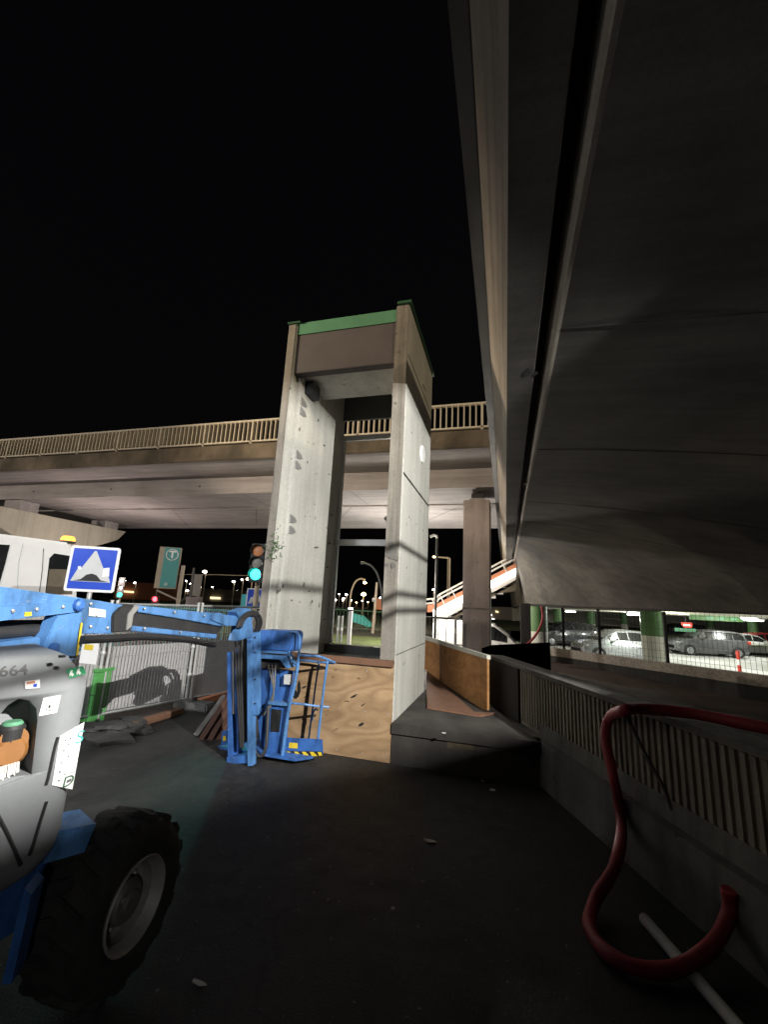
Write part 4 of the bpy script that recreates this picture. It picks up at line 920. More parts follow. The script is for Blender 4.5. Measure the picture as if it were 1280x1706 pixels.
# ------------------------------------------------------------------ signs and signals
def hump_sign(name, label, u, v, D, size, yaw_deg, back=True):
    q = gd(u, v, D); t = thing(name, label, 'road sign', (q.x, q.y, 0), 'speed bump signs'); a = R(yaw_deg)
    ex, ey = Vector((math.cos(a), math.sin(a), 0)), Vector((0, 0, 1)); en = ex.cross(ey); 
    def P(x, y, o=0): return q + ex * (x * size) + ey * (y * size) + en * o
    def rr(w, h, r, o):
        pts = []
        for sx, sy_, a0 in ((1, 1, 0), (-1, 1, 90), (-1, -1, 180), (1, -1, 270)):
            for k in range(4): an = R(a0 + 30 * k); pts.append(P(sx * (w - r) + math.cos(an) * r, sy_ * (h - r) + math.sin(an) * r, o))
        return pts
    pl = MB().prism(rr(.5, .5, .05, 0), -en * .02).build('plate', 'sign_white', t)
    MB().prism(rr(.445, .445, .02, .001), en * .0012).build('blue_field', 'sign_blue', pl)
    MB().prism([P(x, y, .0025) for x, y in ((-.40, -.28), (.40, -.28), (.30, -.02), (.24, -.02), (.02, .40), (-.02, .40), (-.24, -.02), (-.30, -.02))], en * .001).build('white_triangle', 'sign_grey', pl)
    MB().prism([P(x, y, .0038) for x, y in ((-.36, -.27), (-.2, -.235), (-.1, -.13), (0, -.10), (.1, -.13), (.2, -.235), (.36, -.27))], en * .001).build('hump_symbol', 'sign_black', pl)
    MB().prism([P(x, y, .0038) for x, y in ((-.29, -.02), (-.22, -.02), (-.24, .05), (-.30, .04))], en * .001).build('symbol', 'sign_white', pl)
    MB().prism([P(x, y, .0038) for x, y in ((.22, -.16), (.36, -.14), (.34, .05), (.22, .03))], en * .001).build('symbol', 'sign_white', pl)
    MB().cyl((q.x - en.x * .05, q.y - en.y * .05, 0), (q.x - en.x * .05, q.y - en.y * .05, q.z + size * .4), .03, 10).build('post', 'galvanised', t, True)
    return t
hump_sign('road_sign', 'blue and white speed bump sign in front of the white truck', 154, 948, 6.0, .62, 27)
hump_sign('road_sign', 'small blue speed bump sign under the green traffic light', 427, 997, 9.5, .42, 27)
tb_ = gd(411, 1000, 9.8); tag(MB().box(tb_.x - .14, tb_.x + .1, tb_.y, tb_.y + .05, tb_.z - .2, tb_.z + .13).cyl((tb_.x, tb_.y + .08, 0), (tb_.x, tb_.y + .08, tb_.z), .025, 8).build('teal_board', 'teal_light', org=(tb_.x, tb_.y, 0)), 'turquoise board beside the small speed bump sign', 'board')
q = gd(281, 945, 16); t = thing('tram_stop_sign', 'tall teal sign with a white letter T in a ring', 'sign', (q.x, q.y, 0))
ex = Vector((math.cos(R(30)), math.sin(R(30)), 0)); en = ex.cross(Vector((0, 0, 1)))
def TP(x, z, o=0): return q + ex * x + Vector((0, 0, z)) + en * o
pl = MB().prism([TP(-.40, -.78), TP(.34, -.78), TP(.34, .74), TP(-.40, .74)], -en * .14).build('panel', 'beige_metal', t, bevel=.01)
MB().prism([TP(-.22, -.74, .002), TP(.32, -.74, .002), TP(.32, .72, .002), TP(-.22, .72, .002)], en * .008).build('teal_face', 'teal', pl)
MB().tube([TP(.06 + .2 * math.cos(k * math.pi / 14), .46 + .2 * math.sin(k * math.pi / 14), .014) for k in range(28)], .018, 6, True).build('ring', 'sign_white', pl)
text_obj('letter', 'T', .36, 'sign_white', TP(.06, .46, .013), ex, (0, 0, 1), pl, 0, .012)
MB().tube([TP(-.02 + .045 * math.cos(k * math.pi / 6), -.62 + .045 * math.sin(k * math.pi / 6), .014) for k in range(12)], .014, 6, True).build('ring', 'sign_white', pl)
MB().cyl((q.x + .42 * ex.x, q.y + .42 * ex.y + .1, 0), (q.x + .42 * ex.x, q.y + .42 * ex.y + .1, q.z + .1), .07, 12).bar(TP(-.3, -.85, -.08), TP(.42, -1.15, -.08), .08, .06).build('mast', 'beige_metal', t)
def signal(label, u, vs_, D, cols_, yawd=20, mast_off=.14):
    q = gd(u, sum(vs_) / len(vs_), D); t = thing('traffic_light', label, 'traffic light', (q.x, q.y, 0), 'traffic lights by the street')
    a = R(yawd); ex = Vector((math.cos(a), math.sin(a), 0)); en = ex.cross(Vector((0, 0, 1))); k = D / F_
    zs = [gd(u, v, D).z for v in vs_]; r = .10
    top_, bot = max(zs) + .15, min(zs) - .15
    MB().prism([q + ex * dx + Vector((0, 0, z - q.z)) for dx, z in ((-.14, bot), (.14, bot), (.14, top_), (-.14, top_))], -en * .16).build('housing', 'dark_steel', t, bevel=.015)
    for z, m_ in zip(zs, cols_):
        c_ = Vector((q.x, q.y, z)); le = MB().lathe([(.105, .0), (.10, .02), (.07, .032), (.02, .037)], c_ + en * .003, en, 22).build('lens', m_, t, True)
        vz = MB(); seg = 14
        for s_ in range(seg):
            a0, a1 = R(-20 + 220 * s_ / seg), R(-20 + 220 * (s_ + 1) / seg)
            d0, d1 = [ex * math.cos(x) * .118 + Vector((0, 0, math.sin(x) * .118)) for x in (a0, a1)]
            vz.add([c_ + d0, c_ + d1, c_ + d1 + en * .13, c_ + d0 + en * .13, c_ + d0 * 1.05, c_ + d1 * 1.05, c_ + d1 * 1.05 + en * .13, c_ + d0 * 1.05 + en * .13], [(0, 1, 2, 3), (4, 7, 6, 5), (3, 2, 6, 7)])
        vz.build('visor', 'dark_steel', le)
    MB().cyl(Vector((q.x, q.y, 0)) - en * .22, Vector((q.x, q.y, top_ - .1)) - en * .22, .05, 10).build('mast', 'beige_metal', t, True)
    return Vector((q.x, q.y, min(zs))), en
sg, sen = signal('traffic light showing green against the left pillar of the shaft', 428, (918, 938, 957), 8.5, ('dim_amber_lens', 'lens_dull', 'green_light'), 18)
signal('far traffic light showing green, seen above the blue boom', 201, (967, 979, 991), 22, ('lens_dull', 'lens_dull', 'green_light'), 40)
rsg, _ = signal('far traffic light showing red, seen above the blue jib', 256, (998, 1012, 1026), 20, ('red_light', 'lens_dull', 'lens_dull'), 25)

# white truck at left ----------------------------------------------------
tq = gd(60, 1000, 8.5); VT = thing('white_truck', 'big white truck with orange roof beacon parked behind the boom lift', 'truck', (tq.x, tq.y, 0))
va = R(20); vx = Vector((math.cos(va), math.sin(va), 0)); vn = vx.cross(Vector((0, 0, 1)))
pn0 = gd(60, 940, 8.5)
def vp(u, v, o=0): return gp(u, v, pn0 + vn * o, vn)
MB().prism([vp(-150, 878), vp(0, 889), vp(115, 904), vp(126, 922), vp(130, 1200), vp(-150, 1200)], Vector((vp(122, 950).x, vp(122, 950).y, 0)).normalized() * 2.0 - vx * .15).build('cab_body', 'white_paint', VT, bevel=.04)
MB().prism([vp(82, 930, .004), vp(90, 922, .004), vp(122, 927, .004), vp(120, 990, .004), vp(75, 990, .004)], vn * .004).build('side_window', 'car_glass', VT)
MB().prism([vp(82, 948, .009), vp(121, 949, .009), vp(120, 990, .009), vp(76, 990, .009)], vn * .002).build('window_blind', 'cornice_concrete', VT)
MB().prism([vp(-30, 905, .004), vp(16, 908, .004), vp(8, 940, .004), vp(-2, 975, .004), vp(-30, 990, .004)], vn * .004).build('side_window', 'car_glass', VT)
MB().tube([vp(72, 914, .002), vp(70, 950, .002), vp(64, 995, .002)], .008, 5).build('door_seam', 'slab_grey', VT)
MB().tube([vp(38, 905, .002), vp(30, 940, .002), vp(28, 985, .002)], .006, 5).build('door_seam', 'galvanised', VT)
bq = vp(112, 903, -.5); 
MB().lathe([(.14, 0), (.14, .04)], bq - Vector((0, 0, .02)), (0, 0, 1), 16).build('beacon_base', 'black_plastic', VT)
MB().lathe([(.13, .0), (.125, .06), (.09, .1)], bq + Vector((0, 0, .02)), (0, 0, 1), 16).build('beacon', 'amber_beacon', VT, True)
wv = vp(70, 1130, -.1); 
for dx in (0, 2.6): MB().lathe([(.3, -.1), (.45, -.12), (.45, .1), (.3, .12)], Vector((wv.x, wv.y, .45)) - vx * dx, vn, 20).build('wheel', 'rubber', VT, True)

# ------------------------------------------------------------------ stairs, lamp posts and things beyond on the right
YS = 23.5
ST = thing('lit_stairway', 'outdoor stairway with bright light strip and orange side panels behind the bridge pier', 'stairway', (gy(780, 1000, YS).x, YS, 0))
def spt(u, v, dy=0): return gy(u, v, YS + dy)
MB().prism([spt(722, 1030), spt(730, 1024), spt(860, 958), spt(860, 966), spt(735, 1034), spt(722, 1040)], (0, 1.9, 0)).build('string_beam', 'stair_white', ST)
MB().prism([spt(722, 1016, -.03), spt(727, 1015, -.03), spt(860, 947, -.03), spt(860, 958, -.03), spt(730, 1024, -.03), spt(722, 1026, -.03)], (0, .03, 0)).build('light_strip', 'strip_white', ST)
MB().prism([spt(712, 1008), spt(728, 1006), spt(860, 938), spt(860, 947), spt(729, 1016), spt(712, 1018)], (0, .05, 0)).build('side_panel', 'brick_panel', ST)
MB().prism([spt(712, 1008, 1.85), spt(728, 1006, 1.85), spt(860, 938, 1.85), spt(860, 950, 1.85), spt(729, 1019, 1.85), spt(712, 1020, 1.85)], (0, .05, 0)).build('side_panel', 'brick_panel', ST)
for off in (0, 7): MB().tube([spt(708, 999 + off, -.06), spt(727, 997 + off, -.06), spt(732, 991 + off * .9, -.06), spt(862, 922 + off, -.06)], .05, 8).build('handrail', 'stair_white', ST)
for u in (733, 752, 836, 720): 
    v = 988 - (u - 735) * .53; MB().tube([spt(u, v + 2, -.06), spt(u + 9, v + 18 - 9 * .53 + 6, -.03)], .035, 6).build('baluster', 'stair_white', ST)
stp = MB()
for k in range(9):
    u = 735 + k * 13; v = 1030 - (u - 735) * .53
    stp.prism([spt(u, v + 3, .1), spt(u + 13, v + 3, .1), spt(u + 13, v + 8, .1), spt(u, v + 8, .1)], (0, 1.6, 0))
stp.build('treads', 'stair_white', ST)
MB().prism([spt(735, 1038), spt(860, 972), spt(860, 985), spt(812, 990), spt(760, 1030)], (0, 1.8, 0)).build('underside', 'cornice_concrete', ST)
kq = spt(746, 1066); t = thing('white_kiosk', 'white and blue kiosk standing under the lit stairway', 'kiosk', (kq.x, YS + 1, 0))
MB().prism([spt(722, 1022, .9), spt(760, 1022, .9), spt(760, 1080, .9), spt(722, 1080, .9)], (0, 1.2, 0)).build('body', 'white_paint', t)
MB().prism([spt(738, 1033, .88), spt(756, 1031, .88), spt(756, 1048, .88), spt(737, 1050, .88)], (0, .015, 0)).build('blue_panel', 'sign_blue', t)
def street_lamp(label, u, v, D, m='lamp_white', r=None, arm=0, curve=False, group='street lamps in the distance', pole_m='beige_metal', pole_r=.06, zlim=None):
    q = gd(u, v, D); t = thing('street_lamp', label, 'street lamp', (q.x, q.y, 0), group); r = r or D / F_ * 3.2
    hd = MB().lathe([(r * .3, -r * .5), (r * .9, -r * .3), (r, 0), (r * .8, r * .45), (r * .3, r * .6)], q, (0, 0, 1), 12).build('lamp_head', m, t, True)
    pr = max(pole_r, D / F_ * .7); bx, by = q.x + arm, q.y + .3
    if curve:
        P = [(bx, by, 0), (bx, by, q.z * .55), (bx - arm * .05, by, q.z * .8), (bx - arm * .25, by, q.z * 1.0), (bx - arm * .6, by - .1, q.z * 1.09), (q.x, q.y, q.z * 1.07)]
        MB().tube(smooth_path(P, 5), pr, 7).build('pole', pole_m, t, True)
    else:
        mb = MB().cyl((bx, by, 0), (bx, by, q.z + r * .3), pr, 7)
        if arm: mb.cyl((bx, by, q.z + r * .3), (q.x, q.y, q.z + r * .4), pr * .7, 6)
        mb.cyl((q.x, q.y, q.z + r * .55), (q.x, q.y, q.z + r * 1.0), r * .5, 8)
        mb.build('pole', pole_m, t, True)
    return t
lamps = [(267, 924.5, 50, 0, 'lamp_white', 1.1, 'white street lamp just left of the tram sign top'), (207, 967, 60, -.5, 'lamp_white', 1, 'white street lamp above the far green traffic light'), (224, 971, 66, 0, 'lamp_white', .8, 'white street lamp right of the far green traffic light'),
         (341, 952.5, 70, 0, 'lamp_white', 1.6, 'brightest white street lamp right of the tram sign'), (318, 972.6, 80, 0, 'lamp_white', 1, 'white street lamp right of the tram sign foot'), (333.5, 978, 100, 0, 'lamp_white', .7, 'small white lamp below the brightest street lamp'),
         (389, 969, 75, 0, 'lamp_white', 1.1, 'white street lamp left of the green traffic light'), (413, 965, 42, .3, 'lamp_warm', 1.5, 'warm street lamp on a visible pole left of the green traffic light'), (403, 965.6, 52, 0, 'lamp_white', .8, 'small white lamp left of the warm lamp on a pole'),
         (376, 987.5, 130, 0, 'lamp_warm', .7, 'small orange lamp low between fence and traffic light'), (299, 985, 120, 0, 'lamp_white', 1.2, 'white lamp low beside the tram sign mast'), (312, 984, 140, 0, 'lamp_white', .9, 'white lamp low right of the tram sign mast'),
         (278, 983.5, 130, 0, 'lamp_white', .9, 'white lamp low under the tram sign'), (272, 978, 120, 0, 'lamp_white', .7, 'small white lamp under the tram sign corner'), (230, 976, 110, 0, 'lamp_white', .6, 'tiny white lamp right of the far green signal'), (229, 980, 130, 0, 'lamp_white', .6, 'tiny low white lamp right of the far green signal'),
         (606, 990.5, 42, -.1, 'lamp_warm', 2.0, 'warm street lamp on a straight pole seen through the shaft'),
         (577, 990.5, 75, 0, 'lamp_white', 1, 'white lamp seen through the shaft, left of the curved lamp pole'), (550, 999, 110, 0, 'lamp_white', .7, 'leftmost small white lamp seen through the shaft'), (559, 999.4, 115, 0, 'lamp_white', .8, 'second small white lamp seen through the shaft'),
         (572.6, 997, 100, 0, 'lamp_white', .8, 'upper lamp of the close pair seen through the shaft'), (571, 1000, 120, 0, 'lamp_white', .6, 'lower lamp of the close pair seen through the shaft'),
         (634, 996, 50, .6, 'lamp_white', .9, 'white lamp beside the right pillar seen through the shaft'), (604, 1001, 120, 0, 'lamp_white', .6, 'tiny lamp below the warm lamp seen through the shaft'),
         (723, 982.5, 40, 0, 'lamp_white', 1.1, 'lower white lamp beside the grey lamp post right of the shaft'), (723.6, 928, 38, 1.2, 'lamp_warm', 1.1, 'upper warm lamp with an arm right of the shaft')]
lamps += [(354, 978, 150, 0, 'lamp_white', .6, 'faint white lamp above the lit window band building'), (366, 983, 160, 0, 'lamp_warm', .6, 'faint warm lamp above the lit window band building'), (395, 984, 150, 0, 'lamp_white', .6, 'faint white lamp above the right end of the long low building'),
          (288, 976, 150, 0, 'lamp_white', .6, 'faint white lamp between tram sign panel and its mast'), (244, 979, 150, 0, 'lamp_warm', .7, 'faint warm lamp left of the far red signal'), (310, 968, 140, 0, 'lamp_white', .7, 'small white lamp above the low lamps right of the tram sign'),
          (330, 964, 120, 0, 'lamp_white', .6, 'small white lamp under the brightest street lamp, left'), (585, 1000, 130, 0, 'lamp_white', .6, 'small white lamp above the white marker post through the shaft'), (594, 1004, 150, 0, 'lamp_warm', .6, 'small warm lamp right of the white marker post through the shaft'),
          (565, 990, 120, 0, 'lamp_white', .6, 'small white lamp high at the left through the shaft'), (613, 1003, 140, 0, 'lamp_warm', .6, 'small warm lamp left of the plain grey mast through the shaft'), (745, 985, 60, 0, 'lamp_white', .8, 'small white lamp between lamp post and bridge pier')]
for (u, v, D, arm, m, k, lb) in lamps: street_lamp(lb, u, v, D, m, D / F_ * 2.1 * k, arm)
street_lamp('curved street lamp with the brightest globe seen through the shaft', 608, 971, 30, 'lamp_warm', .125, -1.1, True)
q = gd(618, 940, 24); t = thing('street_lamp', 'unlit tall curved lamp pole beside the right pillar seen through the shaft', 'street lamp', (q.x + .9, q.y, 0), 'street lamps in the distance')
MB().tube(smooth_path([gd(u, v, 24) for u, v in ((640, 1040), (637, 1000), (634, 975), (628, 955), (619, 943), (608, 938))], 5), .06, 7).build('pole', 'dark_steel', t, True)
MB().tube([gd(608, 938, 24), gd(601, 938, 24)], [.07, .1], 8).build('lamp_head', 'dark_steel', t)
lp0, lp1 = gy(725, 1058, 18), gy(726, 897, 18); t = thing('street_lamp', 'dark grey lamp post with short bent head just right of the shaft', 'street lamp', (lp0.x, lp0.y, 0), 'street lamps in the distance')
MB().cyl((lp0.x, 18, 0), (lp0.x, 18, lp1.z), .055, 10).build('pole', 'dark_steel', t, True)
MB().tube([(lp0.x, 18, lp1.z), (lp0.x - .02, 18, lp1.z + .1), (lp0.x - .15, 18, lp1.z + .14), (lp0.x - .3, 18, lp1.z + .06)], .06, 8).build('lamp_head', 'galvanised', t, True)
q = gy(750, 930, 30); t = thing('lamp_mast', 'thin dark mast with a side arm beyond the stairway', 'mast', (q.x, 30, 0))
MB().cyl((q.x, 30, 0), (q.x, 30, q.z), .05, 8).build('pole', 'beige_metal', t); MB().cyl((q.x, 30, q.z), (q.x - .9, 30, q.z + .05), .04, 6).build('arm', 'beige_metal', t)
# street furniture seen through the shaft
for u, lb in ((563.5, 'left one of two slim grey bollards on the lawn seen through the shaft'), (569.5, 'right one of two slim grey bollards on the lawn seen through the shaft')):
    q = gz(u - 2, 1072, 0); tz = gp(u, 1026, q, Vector((0, 1, 0))).z; t = thing('bollard', lb, 'bollard', q, 'bollards on the lawn')
    MB().cyl(q, (q.x, q.y, tz), .045, 10).build('post', 'galvanised', t, True); MB().cyl((q.x, q.y, .5), (q.x, q.y, .62), .05, 10).build('reflector', 'sign_white', t, True)
q = gz(581, 1074, 0); t = thing('marker_post', 'white square post with black cap on the lawn seen through the shaft', 'post', q)
MB().box(q.x - .07, q.x + .07, q.y - .06, q.y + .06, 0, 1.28).build('post', 'sign_white', t); MB().box(q.x - .085, q.x + .085, q.y - .08, q.y + .08, 1.281, 1.36).build('cap', 'black_plastic', t); MB().box(q.x - .08, q.x + .06, q.y - .07, q.y + .07, 1.361, 1.40).build('cap_light', 'lamp_cool', t)
q = gz(621, 1055, 0); t = thing('grey_mast', 'plain grey mast on the lawn seen through the shaft near the right pillar', 'mast', q)
zt = gp(624, 970, q, Vector((0, 1, 0))).z; MB().cyl(q, (q.x + .1, q.y, zt), .09, 10, .06).build('pole', 'beige_metal', t, True); MB().cyl((q.x - .1, q.y, 1.8), (q.x + .1, q.y, 1.8), .12, 8).build('clamp', 'galvanised', t)
q = gz(632, 1040, 0); bt = gp(632, 1005, q, Vector((0, 1, 0))); t = thing('info_board', 'brown board on legs seen through the shaft beside the right pillar', 'board', q)
MB().box(q.x - .5, q.x + .6, q.y, q.y + .06, bt.z - .5, bt.z + .4).build('board', 'brick_panel', t); MB().box(q.x - .4, q.x - .34, q.y + .07, q.y + .12, 0, bt.z + .3).build('leg', 'beige_metal', t); MB().box(q.x + .4, q.x + .46, q.y + .07, q.y + .12, 0, bt.z + .3).build('leg', 'beige_metal', t)
q = gz(597, 1046, 0); t = thing('teal_shelter', 'low teal sloping shelter beyond the lawn seen through the shaft', 'shelter', q)
MB().prism([q + Vector(d) for d in ((-.7, 0, .9), (.1, 0, .75), (.9, 0, .15), (.7, 0, .1), (-.6, 0, .4))], (0, .8, 0)).build('roof', 'teal_light', t); MB().box(q.x - .6, q.x - .54, q.y, q.y + .06, 0, .5).build('leg', 'teal', t); MB().box(q.x + .5, q.x + .56, q.y, q.y + .06, 0, .2).build('leg', 'teal', t)
def railing(name, label, p0, p1, H, m, n):
    t = thing(name, label, 'railing', p0); p0, p1 = Vector(p0), Vector(p1)
    MB().cyl(p0 + Vector((0, 0, H)), p1 + Vector((0, 0, H)), .035, 8).build('top_rail', m, t, True)
    MB().cyl(p0 + Vector((0, 0, .25)), p1 + Vector((0, 0, .25)), .02, 8).build('bottom_rail', m, t, True)
    b2 = MB()
    for i in range(n + 1): q = p0.lerp(p1, i / n); b2.cyl(q, q + Vector((0, 0, H)), .014, 6)
    b2.build('bars', m, t); return t
railing('street_railing', 'teal street railing behind the site fence', (-11.5, 10.5, 0), (-5.3, 12.6, 0), 1.2, 'teal', 40)
railing('street_railing', 'teal railing beyond the lawn seen through the shaft', (-12, 24.5, 0), (-5.5, 24.2, 0), 1.15, 'dark_green', 30)
railing('street_railing', 'dark metal railing below the lit stairway', (-3.2, 17.2, 0), (-1.55, 17.0, 0), 1.2, 'dark_steel', 5)
gpq = gz(765, 1065, 0); t = thing('railing_post', 'grey post with reflective bands left of the bridge pier', 'post', (-1.62, 14.9, 0))
MB().cyl((-1.62, 14.9, 0), (-1.62, 14.9, 1.25), .045, 10).build('post', 'galvanised', t, True); MB().cyl((-1.62, 14.9, .8), (-1.62, 14.9, .95), .048, 10).build('band', 'sign_white', t, True)
# dark bits right of pier
q = gd(849, 1060, 20); car('white van right of the bridge pier', 'car_white', Vector((q.x - 1.15, q.y, -.75)), 0, 4.4, 1.8, 'van', None)
hz_ = [(800, 1012), (808, 1018), (815, 1022), (826, 1017), (820, 1030), (838, 1033), (848, 1035), (856, 1035), (861, 1032)]
bq = gd(835, 1040, 70); t = thing('far_building', 'low dark building with rows of lit windows right of the pier', 'building', (bq.x, bq.y, 0))
MB().prism([gd(788, 1010, 70), gd(868, 1012, 70), gd(868, 1060, 70), gd(788, 1060, 70)], (-1, 3, 0)).build('wall', 'far_wall', t)
for i, (u, v) in enumerate(hz_): MB().prism([gd(u, v, 69.8), gd(u + 5, v + 1.5, 69.8), gd(u + 5, v + 4, 69.8), gd(u, v + 3, 69.8)], (0, .05, 0)).build('window', 'yellow_window' if i in (5,) else 'car_lamp' if i % 3 else 'lit_window', t)
# far skyline
q0, q1 = gd(328, 992, 120), gd(440, 995, 120); t = thing('far_building', 'long low building with a lit window band behind the street', 'building', (q0.x, q0.y, 0))
MB().prism([(q0.x, q0.y, 0), (q1.x, q1.y, 0), (q1.x, q1.y, 3.2), (q0.x, q0.y, 3.2)], (-2, 8, 0)).build('wall', 'far_wall', t)
MB().prism([gd(350, 994, 119.5), gd(367, 995, 119.5), gd(367, 998.5, 119.5), gd(350, 998, 119.5)], (0, .1, 0)).build('window', 'lit_window', t)
MB().prism([gd(374, 996, 119.5), gd(410, 998, 119.5), gd(410, 1001, 119.5), gd(374, 999.5, 119.5)], (0, .1, 0)).build('window', 'beige_metal', t)
q0, q1 = gd(190, 985, 90), gd(275, 990, 90); t = thing('far_building', 'dark brick building with a red lit wall behind the red signal', 'building', (q0.x, q0.y, 0))
MB().prism([(q0.x, q0.y, 0), (q1.x, q1.y, 0), (q1.x, q1.y, 3.4), (q0.x, q0.y, 3.4)], (-3, 8, 0)).build('wall', 'brick_panel', t)
MB().prism([gd(196, 983, 89.5), gd(222, 985, 89.5), gd(222, 988, 89.5), gd(196, 986, 89.5)], (0, .1, 0)).build('window', 'lit_window', t)
tl_ = MB(); 
for k in range(5200):
    x = random.uniform(-260, 60); y = 150 + random.gauss(0, 6); h = 3.2 + 1.6 * math.sin(x * .13) + 1.0 * math.sin(x * .41)
    q = Vector((x, y, random.uniform(0, 1) ** .7 * max(1.4, h))); r_ = random.uniform(.35, .9)
    d1 = Vector((random.gauss(0, 1), random.gauss(0, .4), random.gauss(0, 1))).normalized() * r_; d2 = Vector((random.gauss(0, 1), random.gauss(0, .4), random.gauss(0, 1))).normalized() * r_
    tl_.add([q, q + d1, q + d1 + d2, q + d2], [(0, 1, 2, 3)])
kind(tl_.build('treeline', 'night_leaf'), 'stuff')
cw = thing('tram_wire', 'thin overhead tram wire crossing the dark sky under the bridge', 'wire', (-14, 30, 0))
MB().tube([gd(290, 957, 30), gd(360, 957.5, 30), gd(440, 960, 30)], .02, 5).build('contact_wire', 'beige_metal', cw)
for (u, v0, v1, D, lb) in ((323, 946, 1010, 26, 'slim dark mast with banner right of the tram sign'), ): 
    q = gd(u, v0, D); t = thing('banner_mast', lb, 'mast', (q.x, q.y, 0)); MB().cyl((q.x, q.y, 0), q, .07, 8).build('pole', 'dark_steel', t, True)
    MB().prism([gd(324, 957, D), gd(337, 957, D), gd(332, 994, D), gd(319, 992, D)], (0, .04, 0)).build('banner', 'rear_panel', t)
    MB().prism([gd(310, 994, D - .5), gd(330, 994, D - .5), gd(326, 1012, D - .5), gd(308, 1012, D - .5)], (.1, .3, 0)).build('control_box', 'panel_grey', t)
# litter on the asphalt
for i, (u, v, r_, lb) in enumerate(((822, 1317, .035, 'pale pink scrap of paper near the step of the landing'), (655, 1517, .016, 'small white scrap on the dark asphalt, middle'), (715, 1402, .03, 'thin white strip of litter on the asphalt before the shaft'), (805, 1302, .015, 'tiny white crumb of litter near the pink scrap'), (330, 1640, .025, 'pale scrap on the asphalt beside the big tyre'), (740, 1222, .02, 'pale crumb on the edge of the landing'))):
    q = gz(u, v, .406 if v == 1222 else .004); P = [q + Vector((math.cos(k * 1.26) * r_ * random.uniform(.6, 2.2 if i in (2, 4) else 1.2), math.sin(k * 1.26) * r_ * random.uniform(.3, .8), random.uniform(0, .006))) for k in range(5)]
    tag(MB().prism(P, (0, 0, .006)).build('litter_scrap', 'litter_white', org=q), lb, 'litter', 'scraps of litter on the ground')

# ------------------------------------------------------------------ lights
def lamp(name, kind_, loc, power, col, size=.1, target=None, angle=90, blend=.3):
    d = bpy.data.lights.new(name, kind_); d.energy = power; d.color = col
    if kind_ == 'AREA': d.shape = 'DISK'; d.size = size
    else: d.shadow_soft_size = size
    if kind_ == 'SPOT': d.spot_size = R(angle); d.spot_blend = blend
    o = bpy.data.objects.new(name, d); C.objects.link(o); o.location = loc
    if target is not None: o.rotation_euler = (Vector(target) - Vector(loc)).to_track_quat('-Z', 'Y').to_euler()
    return o
KEY = Vector((3.0, .3, 3.75))
SL = thing('soffit_lamp', 'round lamp hung under the car ramp, with plates added to cut its light', 'lamp', KEY)
MB().lathe([(.40, 0), (.40, .01)], KEY + Vector((0, 0, .038)), (0, 0, 1), 40).build('top_cutoff_plate', 'matt_black', SL)  # plate added to keep the lamp's light off the soffit
MB().lathe([(.40, 0), (.40, .01)], KEY - Vector((0, 0, .25)), (0, 0, 1), 40).build('bottom_cutoff_plate', 'matt_black', SL)  # plate added to keep light off the near ground and wheel
shd = MB(); A0, A1 = R(180 - 60), R(180 + 4 - 360)
for k in range(40):
    a0, a1 = A1 + (A0 - A1) * k / 40, A1 + (A0 - A1) * (k + 1) / 40
    shd.prism([KEY + Vector((math.cos(a) * r_, math.sin(a) * r_, -.235)) for a, r_ in ((a0, .385), (a1, .385), (a1, .393), (a0, .393))], (0, 0, .271))
shd.build('cutoff_shield', 'matt_black', SL)  # shield added to stop light reaching the soffit and garage side
CR = thing('shadow_bar_rack', 'three pipes added out of view to cast bars of shadow on the shaft', 'shadow caster', (2.0, 1.5, 3.4))  # unseen pipes added to throw bars of shadow on the shaft wall
for zt_ in (2.34, 1.77, 1.575):
    zz = 3.75 - .239 * (3.75 - zt_); MB().cyl((2.0, .12, zz), (2.0, 1.85, zz), .008, 10).build('pipe', 'galvanised', CR, True)
MB().box(2.012, 2.04, .10, .14, 3.2, 4.06).build('hanger', 'dark_steel', CR)
MB().cyl(KEY + Vector((.12, -.06, -.24)), KEY + Vector((.12, -.06, .3)), .03, 10).build('stem', 'matt_black', SL)
MB().lathe([(.02, -.05), (.035, -.03), (.035, .01), (.02, .02)], KEY + Vector((.06, -.03, 0)), (0, 0, 1), 14).build('bulb', 'lamp_cool', SL, True)
lamp('key_floodlight', 'SPOT', KEY, 4000, (1, .975, .91), .014, KEY + Vector((-4.4, 3.2, -.9)), 120, .3)
lamp('street_light_right', 'SPOT', (9, -3, 10.5), 2600, (1, .80, .52), .2, (-1.5, 6.5, 5.2), 40, .5)
lamp('wheel_fill', 'SPOT', (2.4, -3.0, 2.6), 120, (1, .96, .9), .2, (-1.7, 1.9, .6), 22, .9)
WL = Vector((-15, -3, 5.0))
SW = thing('street_lamp', 'street lamp beside the site, out of the picture on the left, with a plate added to cut its light', 'street lamp', (WL.x, WL.y, 0))
MB().lathe([(.5, 0), (.5, .015)], WL - Vector((0, 0, .05)), (0, 0, 1), 32).build('cutoff_plate', 'matt_black', SW)  # plate added below the lamp to keep its light off the foreground
MB().cyl((WL.x - .2, WL.y - .2, 0), (WL.x - .2, WL.y - .2, 5.2), .05, 10).build('pole', 'dark_steel', SW)
lamp('street_light_warm', 'SPOT', WL, 12000, (1, .79, .55), .05, (-1, 14, 7.0), 66, .7)
lamp('pier_fill', 'SPOT', (-7.5, 8.5, 4.6), 900, (1, .84, .72), .2, (-1, 15.4, 2.6), 36, .6)  # added fill to brighten the pier front; no lamp stands here
lamp('low_warm_fill', 'SPOT', (-13, -6, 6), 330, (1, .80, .56), .25, (-1, 4.6, .4), 30, .6)
lamp('street_light_bridge', 'SPOT', (-26, -6, 5.0), 8500, (1, .86, .72), .25, (-18, 13, 7.2), 95, .4)
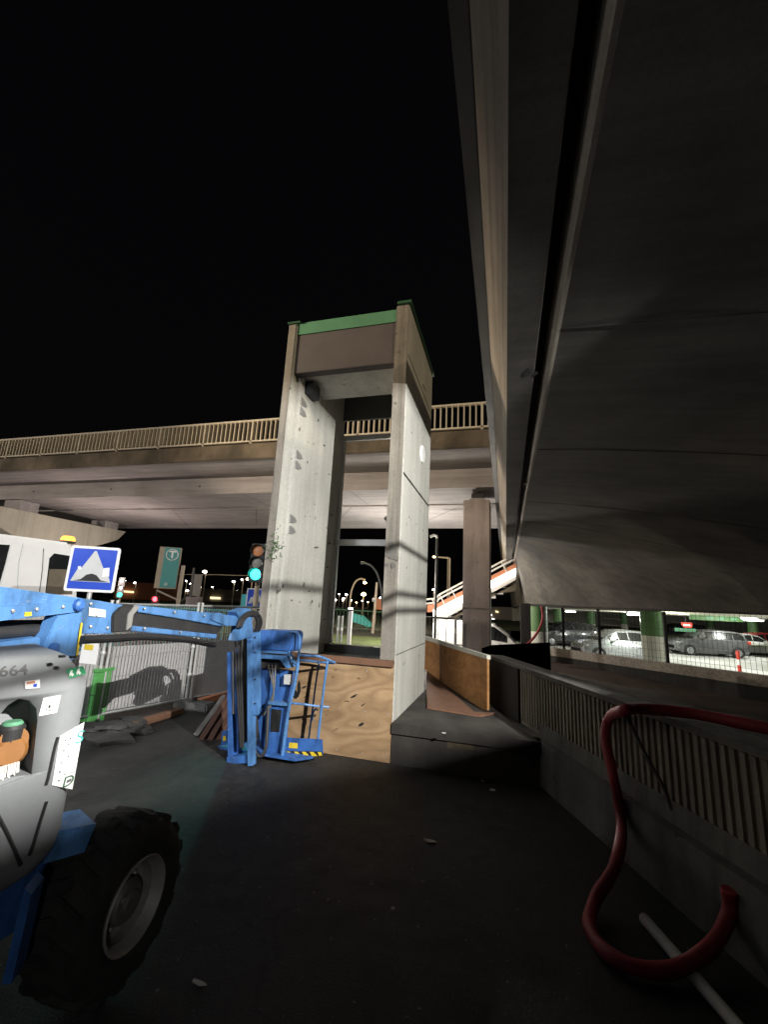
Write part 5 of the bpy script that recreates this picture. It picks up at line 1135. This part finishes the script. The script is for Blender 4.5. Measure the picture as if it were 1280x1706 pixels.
lamp('street_light_left', 'SPOT', (-5.5, -5, 6.5), 3000, (.95, .97, 1), .8, (-7.2, 5.0, 1.2), 62, .6)
lamp('under_bridge_light', 'POINT', (-18.2, 16.5, 2.3), 620, (1, .82, .74), .3)
lamp('stair_light', 'POINT', (-4.3, 18.4, 2.5), 1250, (1, .93, .82), .3)
lamp('lawn_light', 'POINT', (-8, 24, 7), 1600, (1, .82, .5), .3)
for i, q in enumerate(GL[:8]):
    lamp('garage_light', 'POINT', (q.x, q.y, q.z - .28), 230, (.97, 1, .90), .15)
lamp('garage_light', 'POINT', (FP[2].x + 4, FP[2].y + 6, 1.3), 240, (.97, 1, .9), .15)
lamp('garage_light', 'POINT', (FP[1].x + 2.5, FP[1].y + 7, 1.3), 220, (.97, 1, .9), .15)
lamp('green_signal_light', 'SPOT', sg + sen * .15, 65, (.05, .95, .8), .09, Vector((-2.45, 3.3, 0)), 22, 1)
lamp('red_signal_light', 'POINT', rsg + Vector((.3, -.4, .6)), 10, (1, .03, .03), .09)

w = bpy.data.worlds.new('World'); scene.world = w; w.use_nodes = True
bg = w.node_tree.nodes['Background']
sky = w.node_tree.nodes.new('ShaderNodeTexSky'); sky.sky_type = 'NISHITA'; sky.sun_disc = False
sky.sun_elevation = R(-4); sky.sun_rotation = R(200)
hsv = w.node_tree.nodes.new('ShaderNodeHueSaturation'); hsv.inputs['Saturation'].default_value = .5
w.node_tree.links.new(sky.outputs[0], hsv.inputs['Color']); glow = w.node_tree.nodes.new('ShaderNodeMix'); glow.data_type = 'RGBA'; glow.blend_type = 'ADD'; glow.inputs[0].default_value = 1; glow.inputs[7].default_value = (.017, .016, .021, 1)   # faint city sky glow
w.node_tree.links.new(hsv.outputs[0], glow.inputs[6]); w.node_tree.links.new(glow.outputs[2], bg.inputs[0])
bg.inputs[1].default_value = .05
scene.view_settings.view_transform = 'Standard'; scene.view_settings.look = 'None'
scene.view_settings.exposure = 0; scene.view_settings.gamma = 1
scene.render.engine = 'CYCLES'
scene.cycles.use_denoising = True
scene.cycles.max_bounces = 6; scene.cycles.diffuse_bounces = 3; scene.cycles.sample_clamp_indirect = 3
